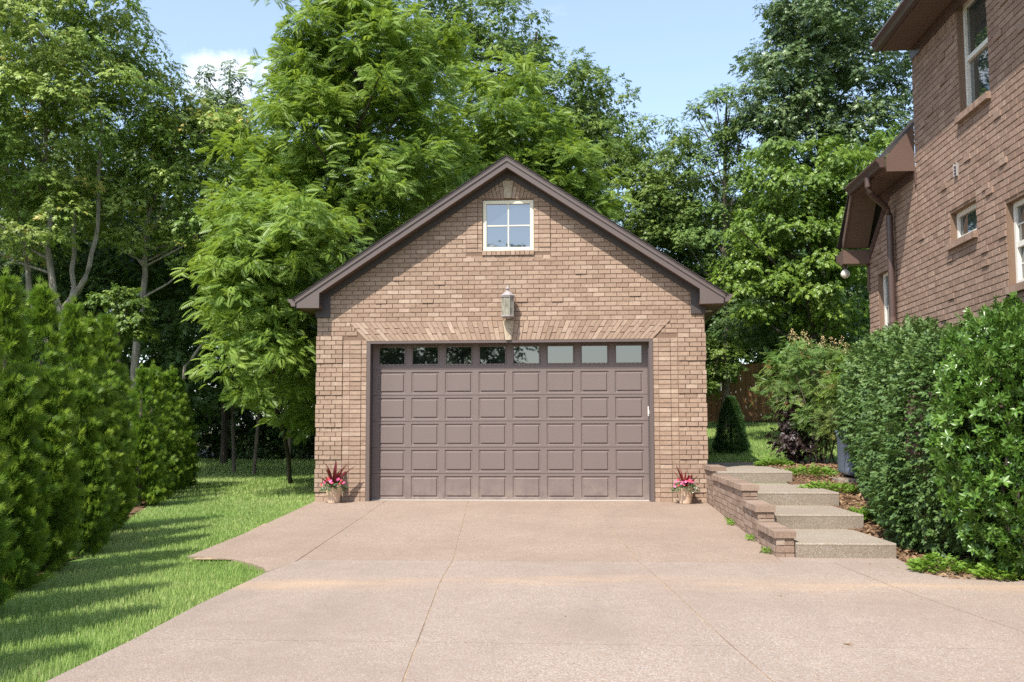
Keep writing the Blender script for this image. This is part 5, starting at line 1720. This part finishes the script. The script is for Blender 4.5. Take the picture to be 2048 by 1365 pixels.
# ------------------------------------------------------------------ flower pots
def flower_pot(x, y, z, label, seed, n_spike, spread, tall, white_side):
    r_ = random.Random(seed)
    e = empty('flower_pot', (x, y, z), label=label, cat='flower pot', group='potted flowers beside the garage door')
    MB().lathe([(.098, 0), (.103, .004), (.118, .12), (.122, .122), (.142, .235), (.150, .24), (.150, .268), (.138, .27), (.132, .24)], (0, 0, 0), 32).build('pot', M['pot'], e, True)
    MB().lathe([(.131, .238), (.001, .245)], (0, 0, 0), 20).build('soil', M['mulch'], e)

    def blade(L, w, az, el, m, curl):
        n = 7
        v, f = [], []
        p = Vector((.02 * math.cos(az), .02 * math.sin(az), .25))
        d_az = Vector((math.cos(az), math.sin(az), 0)); side_ = Vector((-math.sin(az), math.cos(az), 0))
        for i in range(n + 1):
            s = i / n
            th = el - curl * s * s
            wd = w * (math.sin(math.pi * min(1, .12 + s * .88)) ** .75) * .5 if i < n else .001
            nn = (d_az * -math.sin(th) + Vector((0, 0, 1)) * math.cos(th))
            v += [p - side_ * wd + nn * wd * .45, p, p + side_ * wd + nn * wd * .45]
            p = p + (d_az * math.cos(th) + Vector((0, 0, math.sin(th)))) * (L / n)
        for i in range(n):
            for k in range(2):
                f.append((3 * i + k, 3 * i + k + 1, 3 * i + 4 + k, 3 * i + 3 + k))
        mb = MB().add(v, f, r_.uniform(.2, .9))
        return mb.build('spike_leaf', m, e, True)
    for i in range(n_spike):
        az = 2 * math.pi * i / n_spike + r_.uniform(-.3, .3)
        el = r_.uniform(.55, 1.45)
        blade(tall * r_.uniform(.6, 1.0), r_.uniform(.04, .062) * spread, az, el, M['red_leaf'], r_.uniform(.1, .7))
    lm = [np_mesh('leaf', LEAF1[0] * np.array([1.2, 1, 1]) * s, LEAF1[1], np.full(4, tt), M['pot_leaf']) for s, tt in ((.075, .2), (.085, .6), (.065, .95))]
    for i in range(150):
        a = r_.uniform(0, 6.28); rr_ = .185 * math.sqrt(r_.random()) + .015
        o = bpy.data.objects.new('leaf', lm[r_.randrange(3)])
        o.location = (rr_ * math.cos(a), rr_ * math.sin(a), .25 + .10 * (1 - (rr_ / .17) ** 2) + r_.uniform(-.03, .05))
        o.rotation_euler = (r_.uniform(-.5, .4), r_.uniform(-.5, .5), a - math.pi / 2 + r_.uniform(-.6, .6))
        link(o, e)

    def blossom(m, s):
        q_ = [diamond((0, 0, 0), k * 2 * math.pi / 5, s, s * .95, .12, -.15) for k in range(5)]
        tv, tf = tmpl(q_)
        return np_mesh('flower', tv, tf, np.repeat(np.linspace(.1, .9, 5), 4), m)
    fr_, fp, fwh = blossom(M['flower_red'], .026), blossom(M['flower_pink'], .028), blossom(M['flower_white'], .017)
    for i in range(34):
        a = r_.uniform(0, 6.28); rr_ = r_.uniform(.07, .22)
        o = bpy.data.objects.new('flower', fr_ if r_.random() < .5 else fp)
        o.location = (rr_ * math.cos(a), rr_ * math.sin(a) - .02, .29 + .10 * (1 - (rr_ / .2) ** 2) + r_.uniform(0, .06))
        o.rotation_euler = (r_.uniform(.4, 1.3), r_.uniform(-.5, .5), r_.uniform(-.6, .6))
        link(o, e)
    lw = np_mesh('leaf', LEAF1[0] * .04, LEAF1[1], np.full(4, .6), M['weed'])
    for i in range(26):
        o = bpy.data.objects.new('flower' if i % 2 else 'leaf', fwh if i % 2 else lw)
        o.location = (white_side * r_.uniform(.09, .20), r_.uniform(-.16, .0), r_.uniform(.19, .32))
        o.rotation_euler = (r_.uniform(.3, 1.2), r_.uniform(-.6, .6), r_.uniform(0, 6.28))
        link(o, e)
    return e


flower_pot(-3.065, -.30, zdrive(-.3) + .002, 'tan pot with broad burgundy spikes and white trailing flowers left of the door', 5, 11, 1.6, .56, -1)
flower_pot(3.06, -.30, zdrive(-.3) + .002, 'tan pot with thin burgundy spikes and pink flowers by the brick steps wall', 8, 8, .95, .48, 1)

# ------------------------------------------------------------------ small ground plants and litter
def ground_plant(x, y, label, s, seed):
    rng = np.random.default_rng(seed)
    k = 190
    a = rng.uniform(0, 6.28, k); r = s * np.sqrt(rng.random(k))
    X, Y = x + r * np.cos(a), y + r * np.sin(a) * .7
    Z = ground_z(X, Y) + .03 + rng.random(k) * .13 * (1 - (r / s) ** 2)
    P = np.stack([X, Y, Z], 1)
    F = np.stack([np.cos(a), np.sin(a), rng.uniform(.1, .9, k)], 1)
    V_, F_, T_ = scatter(SPRIG, P, F, np.array([0, 0, 1.0]) + rng.normal(0, .4, (k, 3)), rng.uniform(.06, .12, k), rng.random(k))
    plant('ground_cover_plant', (x, y, float(ground_z(x, y))), label, 'plant', [('foliage', np_mesh('foliage', V_, F_, T_, M['weed']), 0)], 'bright ground-cover plants in the mulch')


for i, (x, y, s, lab) in enumerate([(5.1, -.6, .42, 'bright green ground cover left of the blue-grey box'), (4.98, -2.5, .40, 'bright green ground cover beside the third step'), (4.98, -4.6, .25, 'small bright weed clump beside the second step'),
                                    (4.92, -7.6, .30, 'bright ground cover at the foot of the dark hedge by the drive'), (5.35, -8.05, .28, 'leafy weed clump at the foot of the holly bush'), (4.85, 1.3, .3, 'low weeds beside the top landing')]):
    ground_plant(x, y, lab, s, 300 + i)
mb_parts = []
rng = np.random.default_rng(310)
for i, (y, s) in enumerate([(-3.2, .09), (-3.5, .07), (-5.15, .08), (-6.3, .05)]):
    k = 24
    P = np.stack([3.42 + rng.normal(-.01, .02, k), y + rng.normal(0, s, k), np.full(k, zdrive(y) + .015) + rng.random(k) * .02], 1)
    V_, F_, T_ = scatter(SPRIG, P, rng.normal(0, 1, (k, 3)) + np.array([-.5, 0, .6]), rng.normal(0, 1, (k, 3)) + np.array([0, 0, 1]), .05, rng.random(k))
    plant('weed', (3.42, y, zdrive(y)), ['weed sprig at the wall foot under the third cap tier', 'smaller weed sprig just before it at the wall foot', 'weed sprig at the wall foot under the second cap tier', 'tiny weed at the near end of the low brick wall'][i], 'weed',
          [('foliage', np_mesh('foliage', V_, F_, T_, M['weed']), 0)], 'weeds along the foot of the low wall')
litter = [(3.05, -11.2, .11, 'dead_leaf', 'curled brown leaf lying on the near right slab'), (3.02, -9.25, .05, 'weed', 'green fallen leaf alone on the right part of the drive'), (-1.75, -4.9, .05, 'weed', 'green fallen leaf on the left slab of the drive'), (-.95, -6.6, .035, 'dead_leaf', 'brown leaf fragment on the left slab near its near edge'),
          (4.35, -7.05, .06, 'dead_leaf', 'dry leaf in front of the lowest step'), (4.55, -7.3, .05, 'weed', 'green leaf in front of the lowest step near the bed'), (1.2, -10.3, .03, 'dead_leaf', 'small dark leaf on the middle of the drive')]
for x, y, s, m, lab in litter:
    v = LEAF1[0] * s + np.array([0, 0, .004])
    o = link(bpy.data.objects.new('fallen_leaf', np_mesh('fallen_leaf', v, LEAF1[1], np.full(4, .5), M[m])))
    o.location = (x, y, zdrive(y)); o.rotation_euler.z = rr.uniform(0, 6.28)
    tag(o, lab, 'leaf', 'leaves fallen on the drive')

# mulch chips and dead leaves in the bed
rng = np.random.default_rng(320)
k = 5200
X = rng.uniform(4.62, 6.2, k); Y = rng.uniform(-8.2, 2.4, k)
ok = ~in_poly(X, Y, DRIVE_POLY) & (X > 4.70 + .12 * (Y > -5) * (Y < -1.3))
X, Y = X[ok], Y[ok]; k = len(X)
P = np.stack([X, Y, ground_z(X, Y) + .022 + rng.random(k) * .015], 1)
V_, F_, T_ = scatter(LEAF1, P, np.stack([rng.normal(0, 1, k), rng.normal(0, 1, k), rng.normal(0, .2, k)], 1), np.array([0, 0, 1.0]) + rng.normal(0, .35, (k, 3)), rng.uniform(.04, .09, k), rng.random(k))
tag(link(bpy.data.objects.new('leaf_litter', np_mesh('leaf_litter', V_, F_, T_, M['dead_leaf']))), label='dry leaf litter and bark chips in the bed', cat='litter', kind='stuff')

# ------------------------------------------------------------------ lawn grass
rng = np.random.default_rng(400)
BLADE = (np.array([(-.5, 0, 0), (.5, 0, 0), (.12, .45, 1.0), (-.12, .45, 1.0)]), np.array([(0, 1, 2), (0, 2, 3)]))


def blades(x0, x1, y0, y1, dens, h, w, keep):
    k = int((x1 - x0) * (y1 - y0) * dens)
    X = rng.uniform(x0, x1, k); Y = rng.uniform(y0, y1, k)
    m = keep(X, Y) & ~in_poly(X, Y, DRIVE_POLY)
    X, Y = X[m], Y[m]; k = len(X)
    P = np.stack([X, Y, ground_z(X, Y) - .035], 1)
    hh = (h * rng.uniform(.6, 1.25, k) * (1 + .25 * np.sin(X * 3.1) * np.sin(Y * 2.3)) + .03)
    a = rng.uniform(0, 6.28, k)
    tv, tf = BLADE
    S_ = np.stack([np.full(k, w) * rng.uniform(.7, 1.3, k), hh * rng.uniform(.3, 1.0, k), hh], 1)
    L = tv[None] * S_[:, None, :]
    ca, sa = np.cos(a)[:, None], np.sin(a)[:, None]
    V_ = np.stack([L[..., 0] * ca - L[..., 1] * sa, L[..., 0] * sa + L[..., 1] * ca, L[..., 2]], -1) + P[:, None, :]
    F_ = (tf[None] + (np.arange(k) * 4)[:, None, None]).reshape(-1, 3)
    T_ = .55 + rng.normal(0, .12, k) + .14 * np.sin(X * 1.3 + 2 * np.sin(Y * .8)) 
    T_ = np.where(rng.random(k) < .03, 1.0, np.clip(T_, 0, .9))
    return V_.reshape(-1, 3), F_, np.repeat(T_, 4)


def left_keep(X, Y):
    return (X > np.interp(Y, ys, xs) + .12)


def left_far(X, Y):
    hedge = np.interp(Y, ys, xs)
    return ((Y > 4.6) | (X > hedge + .12)) & (X < -3.5)


gp = [blades(-4.2, -1.45, -14.2, -6.2, 3200, .012, .0062, left_keep),
      blades(-6.5, -2.9, -6.8, .5, 1800, .014, .009, lambda X, Y: left_keep(X, Y)),
      blades(-12, -3.5, .5, 9, 560, .03, .014, left_far),
      blades(-14, -3.5, 9, 17.5, 200, .06, .022, left_far),
      blades(3.5, 8.6, 2.5, 13, 480, .03, .016, lambda X, Y: (X > 3.5) & (Y > 2.95) & ~((X > 4.8) & (Y < 3.9)))]
V_, F_, T_ = joinv(gp)
tag(link(bpy.data.objects.new('lawn_grass', np_mesh('lawn_grass', V_, F_, T_, M['grass']))), label='short mown grass of the lawn', cat='grass', kind='stuff')
